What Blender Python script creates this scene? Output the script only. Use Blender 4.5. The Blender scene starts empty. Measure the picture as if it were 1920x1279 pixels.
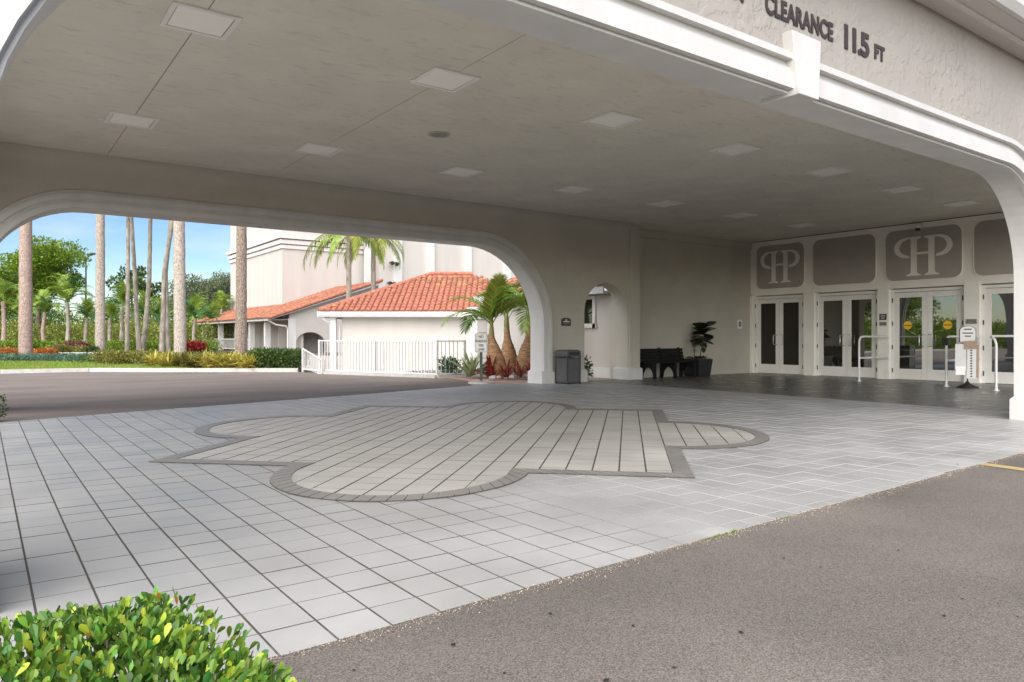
import bpy, bmesh, math, random
import numpy as np
from mathutils import Vector, Matrix
from mathutils.geometry import tessellate_polygon

# ------------------------------------------------------------------ camera, sky, sun, exposure
scene = bpy.context.scene
col = scene.collection
random.seed(4); rng = np.random.default_rng(4)
CAMH = 1.18
YAW = math.radians(36)
cam_d = bpy.data.cameras.new('camera'); cam = bpy.data.objects.new('camera', cam_d); col.objects.link(cam)
cam.location = (0, 0, CAMH); cam.rotation_euler = (math.radians(90), 0, -YAW)
cam_d.sensor_width = 36; cam_d.lens = 1370 / 1920 * 36; cam_d.shift_y = -7.5 / 1920
cam_d.clip_start = .05; cam_d.clip_end = 3000
scene.camera = cam
SUN_EL, SUN_AZ = math.radians(38), math.radians(234)      # azimuth clockwise from +Y: behind the camera
world = bpy.data.worlds.new('World'); scene.world = world; world.use_nodes = True
wn = world.node_tree.nodes; wl = world.node_tree.links
sky = wn.new('ShaderNodeTexSky'); sky.sky_type = 'NISHITA'; sky.sun_disc = False
sky.sun_elevation = SUN_EL; sky.sun_rotation = SUN_AZ; sky.air_density = 1.0; sky.dust_density = .3; sky.ozone_density = 2.5
hs_ = wn.new('ShaderNodeHueSaturation'); hs_.inputs['Saturation'].default_value = 1.3; hs_.inputs['Hue'].default_value = .512; wl.new(sky.outputs[0], hs_.inputs['Color'])
# thin fair-weather cloud veil over the whole sky
tc_ = wn.new('ShaderNodeTexCoord'); mp_ = wn.new('ShaderNodeMapping'); mp_.inputs['Scale'].default_value = (1, 1, 3.2); wl.new(tc_.outputs['Generated'], mp_.inputs[0])
cn_ = wn.new('ShaderNodeTexNoise'); cn_.inputs['Scale'].default_value = 2.6; cn_.inputs['Detail'].default_value = 7; cn_.inputs['Roughness'].default_value = .55; wl.new(mp_.outputs[0], cn_.inputs['Vector'])
cr_ = wn.new('ShaderNodeMapRange'); cr_.inputs[1].default_value = .44; cr_.inputs[2].default_value = .72; cr_.inputs[4].default_value = .75; wl.new(cn_.outputs[0], cr_.inputs[0])
cm_ = wn.new('ShaderNodeMix'); cm_.data_type = 'RGBA'; wl.new(cr_.outputs[0], cm_.inputs[0]); wl.new(hs_.outputs[0], cm_.inputs[6]); cm_.inputs[7].default_value = (7.2, 7.3, 7.5, 1)
wl.new(cm_.outputs[2], wn['Background'].inputs[0]); wn['Background'].inputs[1].default_value = .052
sun_d = bpy.data.lights.new('sun', 'SUN'); sun = bpy.data.objects.new('sun', sun_d); col.objects.link(sun)
sun_d.energy = 3.3; sun_d.angle = math.radians(100); sun_d.color = (1, .94, .86)
sv = Vector((math.sin(SUN_AZ) * math.cos(SUN_EL), math.cos(SUN_AZ) * math.cos(SUN_EL), math.sin(SUN_EL)))
sun.rotation_euler = sv.to_track_quat('Z', 'Y').to_euler(); sun.location = (0, 0, 30)
scene.view_settings.view_transform = 'Standard'; scene.view_settings.look = 'None'
scene.view_settings.exposure = 1.58; scene.view_settings.gamma = 1
scene.render.engine = 'CYCLES'
scene.cycles.max_bounces = 10; scene.cycles.diffuse_bounces = 6; scene.cycles.glossy_bounces = 4
scene.cycles.transparent_max_bounces = 8; scene.cycles.use_denoising = True
scene.cycles.caustics_reflective = False; scene.cycles.caustics_refractive = False

FW = Vector((math.sin(YAW), math.cos(YAW), 0)); RT = Vector((math.cos(YAW), -math.sin(YAW), 0))
def W(px, Z, z=0.0):                 # plan position at a bearing (photo column) and a distance along the view
    return FW * Z + RT * ((px - 960) / 1370 * Z) + Vector((0, 0, z))
def HZ(py, Z): return CAMH + (632 - py) * Z / 1370

# ------------------------------------------------------------------ materials
def C(hx):
    v = [int(hx[i:i + 2], 16) / 255 for i in (1, 3, 5)]
    return tuple((x / 12.92 if x <= .04045 else ((x + .055) / 1.055) ** 2.4) for x in v) + (1,)
def mul(c, k): return tuple(min(1, x * k) for x in c[:3]) + (1,)
MATS = {}
def mat(name, c, rough=.7, var=.12, vs=3.0, bump=0, bs=40, c2=None, spec=.5, coat=0, metal=0, island=0, rv=0, stretch=None, transl=0, detail=6, bd=.01, fine=0, fs=200):
    m = bpy.data.materials.new(name); m.use_nodes = True; nt = m.node_tree; n = nt.nodes; l = nt.links
    b = n['Principled BSDF']; b.inputs['Roughness'].default_value = rough
    b.inputs['Specular IOR Level'].default_value = spec; b.inputs['Metallic'].default_value = metal
    b.inputs['Coat Weight'].default_value = coat; b.inputs['Coat Roughness'].default_value = .15
    tc = n.new('ShaderNodeNewGeometry'); pos = tc.outputs['Position']
    if stretch:
        mp = n.new('ShaderNodeMapping'); mp.inputs['Scale'].default_value = stretch; l.new(pos, mp.inputs[0]); pos = mp.outputs[0]
    nz = n.new('ShaderNodeTexNoise'); nz.inputs['Scale'].default_value = vs; nz.inputs['Detail'].default_value = detail; l.new(pos, nz.inputs['Vector'])
    mr = n.new('ShaderNodeMapRange'); mr.inputs[1].default_value = .3; mr.inputs[2].default_value = .7; l.new(nz.outputs[0], mr.inputs[0])
    mx = n.new('ShaderNodeMix'); mx.data_type = 'RGBA'; l.new(mr.outputs[0], mx.inputs[0])
    mx.inputs[6].default_value = mul(c, 1 - var); mx.inputs[7].default_value = mul(c2 or c, 1 + (var if not c2 else 0))
    out = mx.outputs[2]
    if fine:
        nf = n.new('ShaderNodeTexNoise'); nf.inputs['Scale'].default_value = fs; nf.inputs['Detail'].default_value = 2; l.new(tc.outputs['Position'], nf.inputs['Vector'])
        fr = n.new('ShaderNodeMapRange'); fr.inputs[1].default_value = .3; fr.inputs[2].default_value = .7
        fr.inputs[3].default_value = 1 - fine; fr.inputs[4].default_value = 1 + fine; l.new(nf.outputs[0], fr.inputs[0])
        fm = n.new('ShaderNodeVectorMath'); fm.operation = 'SCALE'; l.new(out, fm.inputs[0]); l.new(fr.outputs[0], fm.inputs['Scale']); out = fm.outputs[0]
    if island:
        hs = n.new('ShaderNodeHueSaturation'); l.new(out, hs.inputs['Color'])
        ir = n.new('ShaderNodeMapRange'); ir.inputs[3].default_value = 1 - island; ir.inputs[4].default_value = 1 + island
        l.new(tc.outputs['Random Per Island'], ir.inputs[0]); l.new(ir.outputs[0], hs.inputs['Value'])
        i2 = n.new('ShaderNodeMapRange'); i2.inputs[3].default_value = .5 - island * .06; i2.inputs[4].default_value = .5 + island * .06
        ml = n.new('ShaderNodeMath'); ml.operation = 'MULTIPLY'; ml.inputs[1].default_value = 7.31; l.new(tc.outputs['Random Per Island'], ml.inputs[0])
        fc = n.new('ShaderNodeMath'); fc.operation = 'FRACT'; l.new(ml.outputs[0], fc.inputs[0]); l.new(fc.outputs[0], i2.inputs[0]); l.new(i2.outputs[0], hs.inputs['Hue'])
        out = hs.outputs[0]
    l.new(out, b.inputs['Base Color'])
    if rv:
        rr = n.new('ShaderNodeMapRange'); rr.inputs[1].default_value = .3; rr.inputs[2].default_value = .7
        rr.inputs[3].default_value = max(.02, rough - rv); rr.inputs[4].default_value = rough + rv
        l.new(nz.outputs[0], rr.inputs[0]); l.new(rr.outputs[0], b.inputs['Roughness'])
    if bump:
        bn = n.new('ShaderNodeTexNoise'); bn.inputs['Scale'].default_value = bs; bn.inputs['Detail'].default_value = 4; l.new(pos, bn.inputs['Vector'])
        bp = n.new('ShaderNodeBump'); bp.inputs['Strength'].default_value = bump; bp.inputs['Distance'].default_value = bd
        l.new(bn.outputs[0], bp.inputs['Height']); l.new(bp.outputs[0], b.inputs['Normal'])
    if transl:
        tr = n.new('ShaderNodeBsdfTranslucent'); ms = n.new('ShaderNodeMixShader'); ms.inputs[0].default_value = transl
        l.new(out, tr.inputs[0]); l.new(b.outputs[0], ms.inputs[1]); l.new(tr.outputs[0], ms.inputs[2])
        l.new(ms.outputs[0], n['Material Output'].inputs[0])
    MATS[name] = m; return m
def knockdown(name, c, strength=.5, scale=7, smear=.25):            # trowelled stucco: flattened lumps with crisp edges
    m = mat(name, c, .85, .06, 1.2, spec=.25); nt = m.node_tree; n = nt.nodes; l = nt.links; b = n['Principled BSDF']
    g = n.new('ShaderNodeNewGeometry')
    a = n.new('ShaderNodeTexNoise'); a.inputs['Scale'].default_value = scale; a.inputs['Detail'].default_value = 5; a.inputs['Distortion'].default_value = .6; l.new(g.outputs['Position'], a.inputs['Vector'])
    r = n.new('ShaderNodeMapRange'); r.inputs[1].default_value = .47; r.inputs[2].default_value = .56; l.new(a.outputs[0], r.inputs[0])
    k = n.new('ShaderNodeTexNoise'); k.inputs['Scale'].default_value = .6; k.inputs['Detail'].default_value = 3; l.new(g.outputs['Position'], k.inputs['Vector'])
    kr = n.new('ShaderNodeMapRange'); kr.inputs[1].default_value = .4; kr.inputs[2].default_value = .65; kr.inputs[3].default_value = .15; l.new(k.outputs[0], kr.inputs[0])
    mm = n.new('ShaderNodeMath'); mm.operation = 'MULTIPLY'; l.new(r.outputs[0], mm.inputs[0]); l.new(kr.outputs[0], mm.inputs[1])
    f = n.new('ShaderNodeTexNoise'); f.inputs['Scale'].default_value = 60; l.new(g.outputs['Position'], f.inputs['Vector'])
    ad = n.new('ShaderNodeMath'); ad.operation = 'MULTIPLY_ADD'; ad.inputs[1].default_value = smear; l.new(f.outputs[0], ad.inputs[0]); l.new(mm.outputs[0], ad.inputs[2])
    bp = n.new('ShaderNodeBump'); bp.inputs['Strength'].default_value = strength; bp.inputs['Distance'].default_value = .02
    l.new(ad.outputs[0], bp.inputs['Height']); l.new(bp.outputs[0], b.inputs['Normal'])
    return m

WHITE = mat('white_trim_paint', (.60, .59, .57, 1), .55, .07, 2.5, .15, 30, stretch=(1, 1, .35))
STUC = knockdown('beige_stucco', (.37, .345, .315, 1), .45, 7)
INNER = knockdown('taupe_stucco', (.50, .47, .405, 1), .3, 5)
CEIL = knockdown('ceiling_stucco', (.71, .68, .60, 1), .35, 5)
# streaky marks in the ceiling skim coat
nt = CEIL.node_tree
for nd in nt.nodes:
    if nd.type == 'TEX_NOISE' and abs(nd.inputs['Scale'].default_value - 5) < 1e-3:
        mp = nt.nodes.new('ShaderNodeMapping'); mp.inputs['Scale'].default_value = (.7, 2.2, 1)
        g = nt.nodes.new('ShaderNodeNewGeometry'); nt.links.new(g.outputs['Position'], mp.inputs[0]); nt.links.new(mp.outputs[0], nd.inputs['Vector'])
b_ = CEIL.node_tree.nodes['Principled BSDF']; src = b_.inputs['Base Color'].links[0].from_socket
g = nt.nodes.new('ShaderNodeNewGeometry'); mp = nt.nodes.new('ShaderNodeMapping'); mp.inputs['Scale'].default_value = (2.2, 7, 1); nt.links.new(g.outputs['Position'], mp.inputs[0])
t1 = nt.nodes.new('ShaderNodeTexNoise'); t1.inputs['Scale'].default_value = 1.6; t1.inputs['Detail'].default_value = 8; t1.inputs['Roughness'].default_value = .65; t1.inputs['Distortion'].default_value = .5; nt.links.new(mp.outputs[0], t1.inputs['Vector'])
t2 = nt.nodes.new('ShaderNodeMapRange'); t2.inputs[1].default_value = .55; t2.inputs[2].default_value = .66; t2.inputs[3].default_value = 1.0; t2.inputs[4].default_value = .86; nt.links.new(t1.outputs[0], t2.inputs[0])
t3 = nt.nodes.new('ShaderNodeVectorMath'); t3.operation = 'SCALE'; nt.links.new(src, t3.inputs[0]); nt.links.new(t2.outputs[0], t3.inputs['Scale']); nt.links.new(t3.outputs[0], b_.inputs['Base Color'])
FACADE = mat('facade_white_paint', (.87, .84, .78, 1), .6, .04, 2, .1, 25)
PANEL = mat('taupe_panel_paint', (.40, .37, .335, 1), .7, .05, 2, .15, 25)
DOORW = mat('white_aluminium', (.82, .80, .76, 1), .35, .03, 3)
STEEL = mat('brushed_steel', (.55, .54, .52, 1), .3, .05, 8, metal=1)
RAILM = mat('pale_painted_steel', (.70, .69, .66, 1), .35, .05, 5)
BLACK = mat('black_plastic', (.018, .018, .018, 1), .45, .2, 10)
BENCHM = mat('black_recycled_plank', (.009, .009, .009, 1), .6, .2, 6, .2, 60, spec=.25)
BINM = mat('charcoal_bin_panel', (.085, .085, .088, 1), .45, .1, 4)
BINT = mat('dark_bin_trim', (.045, .045, .047, 1), .45, .1, 4)
DIFF = mat('frosted_diffuser', (.96, .94, .88, 1), .4, .02, 3)
POT = mat('dark_glazed_pot', (.02, .02, .024, 1), .35, .2, 6)
SOIL = mat('soil', (.06, .042, .03, 1), .95, .3, 12, .6, 40)
PAPER = mat('white_paper', (.66, .65, .63, 1), .7, .04, 9)
CARD = mat('brown_card', (.36, .27, .19, 1), .8, .08, 9)
INK = mat('black_ink', (.02, .02, .02, 1), .6, .1, 9)
BRONZE = mat('dark_bronze_letter', (.055, .042, .036, 1), .5, .15, 9)
PLAQ = mat('brown_plaque', (.06, .048, .045, 1), .5, .1, 9)
GREYPL = mat('grey_plaque', (.2, .195, .185, 1), .5, .1, 9)
YELST = mat('yellow_sticker', (.85, .55, .04, 1), .5, .05, 9)
REDST = mat('red_brown_print', (.35, .1, .02, 1), .5, .05, 9)
TILE = mat('terracotta_tile', (.37, .158, .09, 1), .8, .35, 6, .25, 60, island=.3)
CREAM = mat('cream_render', (.51, .485, .45, 1), .8, .05, 1.2, .15, 12, spec=.2, stretch=(1, 1, .12))
CREAM2 = mat('pale_render', (.56, .535, .51, 1), .8, .03, .6, .15, 12, spec=.2)
GREYR = mat('shaded_grey_render', (.52, .49, .455, 1), .85, .04, .8, .15, 12, spec=.2)
CONC = mat('pale_concrete_kerb', (.44, .425, .40, 1), .85, .14, 5, .3, 50)
BRICKP = mat('pink_brick_strip', (.42, .27, .22, 1), .85, .2, 9, .3, 50)
BARK = mat('royal_palm_bark', C('#94857a'), .9, .3, 18, .7, 22, c2=C('#c2b8ac'), stretch=(1, 1, .55))
BARK2 = mat('dark_mottled_bark', C('#6a5548'), .9, .4, 18, .7, 22, c2=C('#a09284'), stretch=(1, 1, .6))
BARK3 = mat('pinkish_bark', C('#937a6f'), .9, .3, 18, .7, 22, c2=C('#bda99c'), stretch=(1, 1, .6))
BARKG = mat('grey_thin_bark', C('#857c70'), .9, .25, 6, .5, 20, c2=C('#ada596'), stretch=(1, 1, .4))
BARKT = mat('tree_bark', (.12, .09, .065, 1), .9, .3, 6, .6, 15)
BOTTLE = mat('fibrous_bottle_trunk', C('#8f6a4c'), .9, .35, 14, .8, 40, c2=C('#c49c76'), stretch=(.5, .5, 3))
SHAFT = mat('green_crownshaft', C('#8a8a4a'), .5, .25, 5, c2=C('#a9a262'))
def foliage(name, hexc, var=.35, tr=.3, rough=.5): return mat(name, C(hexc), rough, .25, 1.5, island=var, transl=tr, spec=.4)
FRD = foliage('palm_frond_green', '#5c8a2c'); FRDD = foliage('palm_frond_dark', '#3f6a34')
FRDB = foliage('palm_frond_bright', '#8aa544', .3); FRDY = foliage('palm_frond_olive', '#8f9a3c'); FRDDEAD = foliage('dead_frond', '#b5803f', .2)
LEAFT = foliage('sunny_tree_leaf', '#6f8a24', .4); LEAFG = foliage('grey_tree_leaf', '#6c7758', .35)
LEAFW = foliage('woodland_leaf', '#5f7d34', .45); HEDGEL = foliage('hedge_leaf', '#62882f', .5, .25, .42)
HEDGED = foliage('hedge_leaf_dark', '#3f6a28', .4, .2, .35); HEDGEY = foliage('hedge_leaf_young', '#a3b83c', .35, .3, .4); LEAFDK = foliage('dark_shrub_leaf', '#4a5f2c', .35); YELL = foliage('yellow_strap_leaf', '#b5ab52', .3)
CROT = foliage('croton_leaf', '#7d7a3a', .5); ORNG = foliage('orange_flower', '#ad6a30', .3); REDL = foliage('red_cordyline_leaf', '#8a2f2c', .35)
MAROON = foliage('maroon_leaf', '#6e2440', .35); FIG = foliage('fig_leaf', '#2c3a1e', .3, .1, .4)
SILV = foliage('silver_spike_leaf', '#a7b087', .25); BLUEG = foliage('blue_green_shrub_leaf', '#5b7a62', .35)
BROML = foliage('bronze_bromeliad_leaf', '#8a4a3a', .4)
MULCH = mat('mulch_bed', (.13, .1, .075, 1), .95, .4, 8, .7, 40)
GRAVEL = mat('grey_gravel', (.36, .35, .34, 1), .9, .25, 8, island=.4)
LAWN = mat('lawn_turf', C('#7a8f3c'), .9, .2, 4, .5, 60); GRASSB = foliage('grass_blade', '#84963f', .3)
ASPH = mat('weathered_asphalt', C('#65605b'), .9, .2, .5, .5, 160, spec=.3, fine=.55, fs=165, detail=8, bd=.006, c2=C('#746d67'))
COURT = mat('court_asphalt', C('#70665f'), .85, .14, .5, .3, 120, spec=.3, fine=.25, fs=90, c2=C('#7f766f'), stretch=(.5, 1.6, 1))
PAVC = mat('grey_sealed_paver', (.355, .354, .345, 1), .45, .12, 1.3, .1, 60, island=.07, rv=.1, spec=.5)
PAVW = mat('beige_sealed_paver', (.445, .43, .39, 1), .45, .1, 1.3, .1, 60, island=.06, rv=.1, spec=.5)
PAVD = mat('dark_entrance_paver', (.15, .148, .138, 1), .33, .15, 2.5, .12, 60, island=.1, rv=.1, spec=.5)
BORD = mat('dark_border_block', (.24, .228, .21, 1), .45, .12, 2.5, .12, 60, island=.12, rv=.1)
YPAINT = mat('worn_yellow_paint', (.62, .42, .1, 1), .85, .3, 14, .4, 120, c2=(.4, .33, .22, 1))
GREEN_M = foliage('joint_moss', '#7a8a34', .3)
PINKPL = mat('white_sign_sheet', (.86, .84, .81, 1), .45, .03, 6)
LAMPM = mat('dark_lamp_metal', (.05, .048, .045, 1), .45, .1, 5)
# grout: dark sand towards the open end, pale where the sealer bridges the joints
m = bpy.data.materials.new('paver_joint'); m.use_nodes = True; n = m.node_tree.nodes; l = m.node_tree.links
g = n.new('ShaderNodeNewGeometry'); sp = n.new('ShaderNodeSeparateXYZ'); l.new(g.outputs['Position'], sp.inputs[0])
nz = n.new('ShaderNodeTexNoise'); nz.inputs['Scale'].default_value = .8; l.new(g.outputs['Position'], nz.inputs['Vector'])
ma = n.new('ShaderNodeMath'); ma.operation = 'MULTIPLY_ADD'; ma.inputs[1].default_value = 2.5; l.new(nz.outputs[0], ma.inputs[0]); l.new(sp.outputs['X'], ma.inputs[2])
mr = n.new('ShaderNodeMapRange'); mr.inputs[1].default_value = 3.6; mr.inputs[2].default_value = 5.4; l.new(ma.outputs[0], mr.inputs[0])
mx = n.new('ShaderNodeMix'); mx.data_type = 'RGBA'; l.new(mr.outputs[0], mx.inputs[0]); mx.inputs[6].default_value = (.10, .092, .08, 1); mx.inputs[7].default_value = (.45, .445, .43, 1)
l.new(mx.outputs[2], n['Principled BSDF'].inputs['Base Color']); n['Principled BSDF'].inputs['Roughness'].default_value = .8; GROUT = m
GROUTD = mat('dark_joint_sand', (.07, .06, .05, 1), .9, .3, 8)
# reflective tinted door glass
m = bpy.data.materials.new('tinted_door_glass'); m.use_nodes = True; b = m.node_tree.nodes['Principled BSDF']
nn = m.node_tree.nodes; nz = nn.new('ShaderNodeTexNoise'); nz.inputs['Scale'].default_value = 1.1; g = nn.new('ShaderNodeNewGeometry'); m.node_tree.links.new(g.outputs['Position'], nz.inputs['Vector'])
bp = nn.new('ShaderNodeBump'); bp.inputs['Strength'].default_value = .06; bp.inputs['Distance'].default_value = .02; m.node_tree.links.new(nz.outputs[0], bp.inputs['Height']); m.node_tree.links.new(bp.outputs[0], b.inputs['Normal'])
b.inputs['Base Color'].default_value = (.02, .02, .015, 1); b.inputs['Roughness'].default_value = .015; b.inputs['IOR'].default_value = 3.0; GLASS = m
m = m.copy(); m.name = 'dark_door_glass'; m.node_tree.nodes['Principled BSDF'].inputs['IOR'].default_value = 1.55; GLASSD = m
m = m.copy(); m.name = 'window_glass'; m.node_tree.nodes['Principled BSDF'].inputs['IOR'].default_value = 1.9; GLASSW = m

# ------------------------------------------------------------------ mesh helpers
class G:
    def __init__(s): s.v = []; s.f = []
    def add(s, vs, fs):
        o = len(s.v); s.v += [tuple(p) for p in vs]; s.f += [tuple(i + o for i in f) for f in fs]; return s
    def box(s, x0, x1, y0, y1, z0, z1):
        return s.add([(x0, y0, z0), (x1, y0, z0), (x1, y1, z0), (x0, y1, z0), (x0, y0, z1), (x1, y0, z1), (x1, y1, z1), (x0, y1, z1)],
                     [(0, 3, 2, 1), (4, 5, 6, 7), (0, 1, 5, 4), (1, 2, 6, 5), (2, 3, 7, 6), (3, 0, 4, 7)])
    def prism(s, pts, d0, d1, plane='xz'):
        n = len(pts)
        def P(a, b, d): return {'xz': (a, d, b), 'yz': (d, a, b), 'xy': (a, b, d)}[plane]
        vs = [P(a, b, d0) for a, b in pts] + [P(a, b, d1) for a, b in pts]
        fs = [tuple(range(n)), tuple(reversed(range(n, 2 * n)))] + [(i, i + n, (i + 1) % n + n, (i + 1) % n) for i in range(n)]
        return s.add(vs, fs)
    def strip(s, a, b, d0, d1, plane='xz'):          # band between two matched polylines, given thickness
        n = len(a)
        def P(p, d): return {'xz': (p[0], d, p[1]), 'yz': (d, p[0], p[1])}[plane]
        vs = [P(p, d0) for p in a] + [P(p, d0) for p in b] + [P(p, d1) for p in a] + [P(p, d1) for p in b]
        fs = []
        for i in range(n - 1):
            fs += [(i, i + 1, n + i + 1, n + i), (2 * n + i, 3 * n + i, 3 * n + i + 1, 2 * n + i + 1),
                   (i, 2 * n + i, 2 * n + i + 1, i + 1), (n + i, n + i + 1, 3 * n + i + 1, 3 * n + i)]
        fs += [(0, n, 3 * n, 2 * n), (n - 1, 3 * n - 1, 4 * n - 1, 2 * n - 1)]
        return s.add(vs, fs)
    def tube(s, pts, r, n=10, cap=True):
        pts = [Vector(p) for p in pts]; rs = r if isinstance(r, (list, tuple)) else [r] * len(pts)
        vs = []; fs = []; prev = None
        for i, p in enumerate(pts):
            t = (pts[min(i + 1, len(pts) - 1)] - pts[max(i - 1, 0)]).normalized()
            ref = prev if prev else (Vector((1, 0, 0)) if abs(t.z) > .8 else Vector((0, 0, 1)))
            u = (ref - t * ref.dot(t)).normalized(); w = t.cross(u); prev = u
            vs += [p + (u * math.cos(k * 2 * math.pi / n) + w * math.sin(k * 2 * math.pi / n)) * rs[i] for k in range(n)]
        for i in range(len(pts) - 1):
            fs += [(i * n + k, i * n + (k + 1) % n, (i + 1) * n + (k + 1) % n, (i + 1) * n + k) for k in range(n)]
        if cap: fs += [tuple(reversed(range(n))), tuple(range((len(pts) - 1) * n, len(pts) * n))]
        return s.add(vs, fs)
    def lathe(s, prof, n=20, c=(0, 0, 0)):
        vs = []; fs = []
        for r, z in prof: vs += [(c[0] + r * math.cos(k * 2 * math.pi / n), c[1] + r * math.sin(k * 2 * math.pi / n), c[2] + z) for k in range(n)]
        for i in range(len(prof) - 1): fs += [(i * n + k, i * n + (k + 1) % n, (i + 1) * n + (k + 1) % n, (i + 1) * n + k) for k in range(n)]
        fs += [tuple(reversed(range(n))), tuple(range((len(prof) - 1) * n, len(prof) * n))]
        return s.add(vs, fs)
    def mesh(s, name, m, smooth=False):
        me = bpy.data.meshes.new(name); me.from_pydata(s.v, [], s.f); me.materials.append(m)
        if smooth:
            me.polygons.foreach_set('use_smooth', [True] * len(me.polygons))
        me.update(); return me
    def obj(s, name, m, parent=None, smooth=False, bevel=0, **kw):
        me = s.mesh(name, m, smooth)
        bm = bmesh.new(); bm.from_mesh(me); bmesh.ops.recalc_face_normals(bm, faces=bm.faces); bm.to_mesh(me); bm.free()
        if smooth: me.set_sharp_from_angle(angle=math.radians(45))
        o = link(name, me, parent, **kw)
        if bevel:
            b = o.modifiers.new('bevel', 'BEVEL'); b.width = bevel; b.segments = 2; b.limit_method = 'ANGLE'
        return o
def link(name, me, parent=None, loc=None, mw=None, **kw):
    o = bpy.data.objects.new(name, me); col.objects.link(o)
    if mw is not None: o.matrix_basis = mw
    if loc is not None: o.location = loc
    if parent: o.parent = parent; o.matrix_parent_inverse = Matrix.Translation(-PLOC.get(parent.name, Vector((0, 0, 0))))
    for k, v in kw.items(): o[k] = v
    return o
PLOC = {}
def thing(name, label, cat, loc=(0, 0, 0), group=None, world=True):
    # world=True: children are given in world coordinates
    o = bpy.data.objects.new(name, None); col.objects.link(o); o.location = loc; o.empty_display_size = .2
    o['label'] = label; o['category'] = cat
    if group: o['group'] = group
    if world: PLOC[o.name] = Vector(loc)
    return o
def tag(o, label, cat, group=None):
    o['label'] = label; o['category'] = cat
    if group: o['group'] = group
    return o
def copy_tree(o, parent=None):
    c = o.copy(); col.objects.link(c); c.parent = parent
    for ch in list(o.children): copy_tree(ch, c)
    return c
def arch(x0, x1, top, rl, rr=None, z0=0, d=0, n=14):
    rr = rr or rl; x0 -= d; x1 += d; top += d; rl += d; rr += d
    p = [(x0, z0)]
    for i in range(n + 1):
        a = math.pi - i * math.pi / 2 / n; p.append((x0 + rl + rl * math.cos(a), top - rl + rl * math.sin(a)))
    for i in range(n + 1):
        a = math.pi / 2 - i * math.pi / 2 / n; p.append((x1 - rr + rr * math.cos(a), top - rr + rr * math.sin(a)))
    p.append((x1, z0)); return p
def rrect(a0, a1, b0, b1, r, n=8):
    p = []
    for cx_, cy_, s in ((a1 - r, b0 + r, -90), (a1 - r, b1 - r, 0), (a0 + r, b1 - r, 90), (a0 + r, b0 + r, 180)):
        for i in range(n + 1):
            a = math.radians(s + 90 * i / n); p.append((cx_ + r * math.cos(a), cy_ + r * math.sin(a)))
    return p
def text_mesh(txt, size, m, depth=.004, bold=0, xs=1, align='LEFT', spacing=1):
    cu = bpy.data.curves.new('lettering', 'FONT'); cu.body = txt; cu.size = size; cu.extrude = depth; cu.offset = bold; cu.align_x = align
    cu.space_character = spacing
    o = bpy.data.objects.new('lettering', cu); col.objects.link(o)
    dg = bpy.context.evaluated_depsgraph_get(); me = bpy.data.meshes.new_from_object(o.evaluated_get(dg))
    bpy.data.objects.remove(o); me.transform(Matrix.Diagonal((xs, 1, 1, 1))); me.materials.clear(); me.materials.append(m); return me
FACE_NY = Matrix(((1, 0, 0, 0), (0, 0, -1, 0), (0, 1, 0, 0), (0, 0, 0, 1)))      # text x->+X, y->+Z, facing -Y
FACE_NX = Matrix(((0, 0, -1, 0), (-1, 0, 0, 0), (0, 1, 0, 0), (0, 0, 0, 1)))     # facing -X, reading along -Y
def letters(txt, size, m, parent, at, face=FACE_NY, **kw):
    return link('lettering', text_mesh(txt, size, m, **kw), parent, mw=Matrix.Translation(at) @ face)

# ------------------------------------------------------------------ leaves
LEAF_S = ([(0, 0, 0), (.45, .28, .07), (1, 0, -.03), (.45, -.28, .07)], [(0, 1, 2), (0, 2, 3)])
LEAF_N = ([(0, 0, 0), (.35, .17, .05), (.72, .25, .06), (.94, .13, .03), (1, 0, -.01), (.94, -.13, .03), (.72, -.25, .06), (.35, -.17, .05), (.6, 0, -.01)],
          [(0, 1, 8), (1, 2, 8), (2, 3, 8), (3, 4, 8), (4, 5, 8), (5, 6, 8), (6, 7, 8), (7, 0, 8)])
STRAP = ([(0, .05, 0), (0, -.05, 0), (.5, .06, .0), (.5, -.06, .0), (1, 0, -.28)], [(0, 1, 3, 2), (2, 3, 4)])
def leaf_arrays(pos, dr, up, size, shape):
    sv_, sf = shape; sv_ = np.array(sv_, float); m_ = len(sv_); n = len(pos)
    dr = dr / (np.linalg.norm(dr, axis=1, keepdims=True) + 1e-9)
    sd = np.cross(up, dr); sd /= (np.linalg.norm(sd, axis=1, keepdims=True) + 1e-9); up2 = np.cross(dr, sd)
    V = pos[:, None, :] + size[:, None, None] * (sv_[None, :, 0:1] * dr[:, None] + sv_[None, :, 1:2] * sd[:, None] + sv_[None, :, 2:3] * up2[:, None])
    F = []
    for f in sf: F.append(np.array(f)[None, :] + (np.arange(n) * m_)[:, None])
    return V.reshape(-1, 3), F
def np_mesh(name, V, Fs, m):
    me = bpy.data.meshes.new(name)
    nl = sum(f.size for f in Fs); npoly = sum(len(f) for f in Fs)
    me.vertices.add(len(V)); me.vertices.foreach_set('co', np.asarray(V, np.float32).ravel())
    me.loops.add(nl); me.polygons.add(npoly)
    me.loops.foreach_set('vertex_index', np.concatenate([f.ravel() for f in Fs]).astype(np.int32))
    tot = np.concatenate([np.full(len(f), f.shape[1]) for f in Fs]); st = np.concatenate([[0], np.cumsum(tot)[:-1]])
    me.polygons.foreach_set('loop_start', st.astype(np.int32)); me.polygons.foreach_set('loop_total', tot.astype(np.int32))
    me.materials.append(m); me.update(calc_edges=True); return me
def rand_dirs(n):
    d = rng.normal(size=(n, 3)); return d / np.linalg.norm(d, axis=1, keepdims=True)
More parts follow.
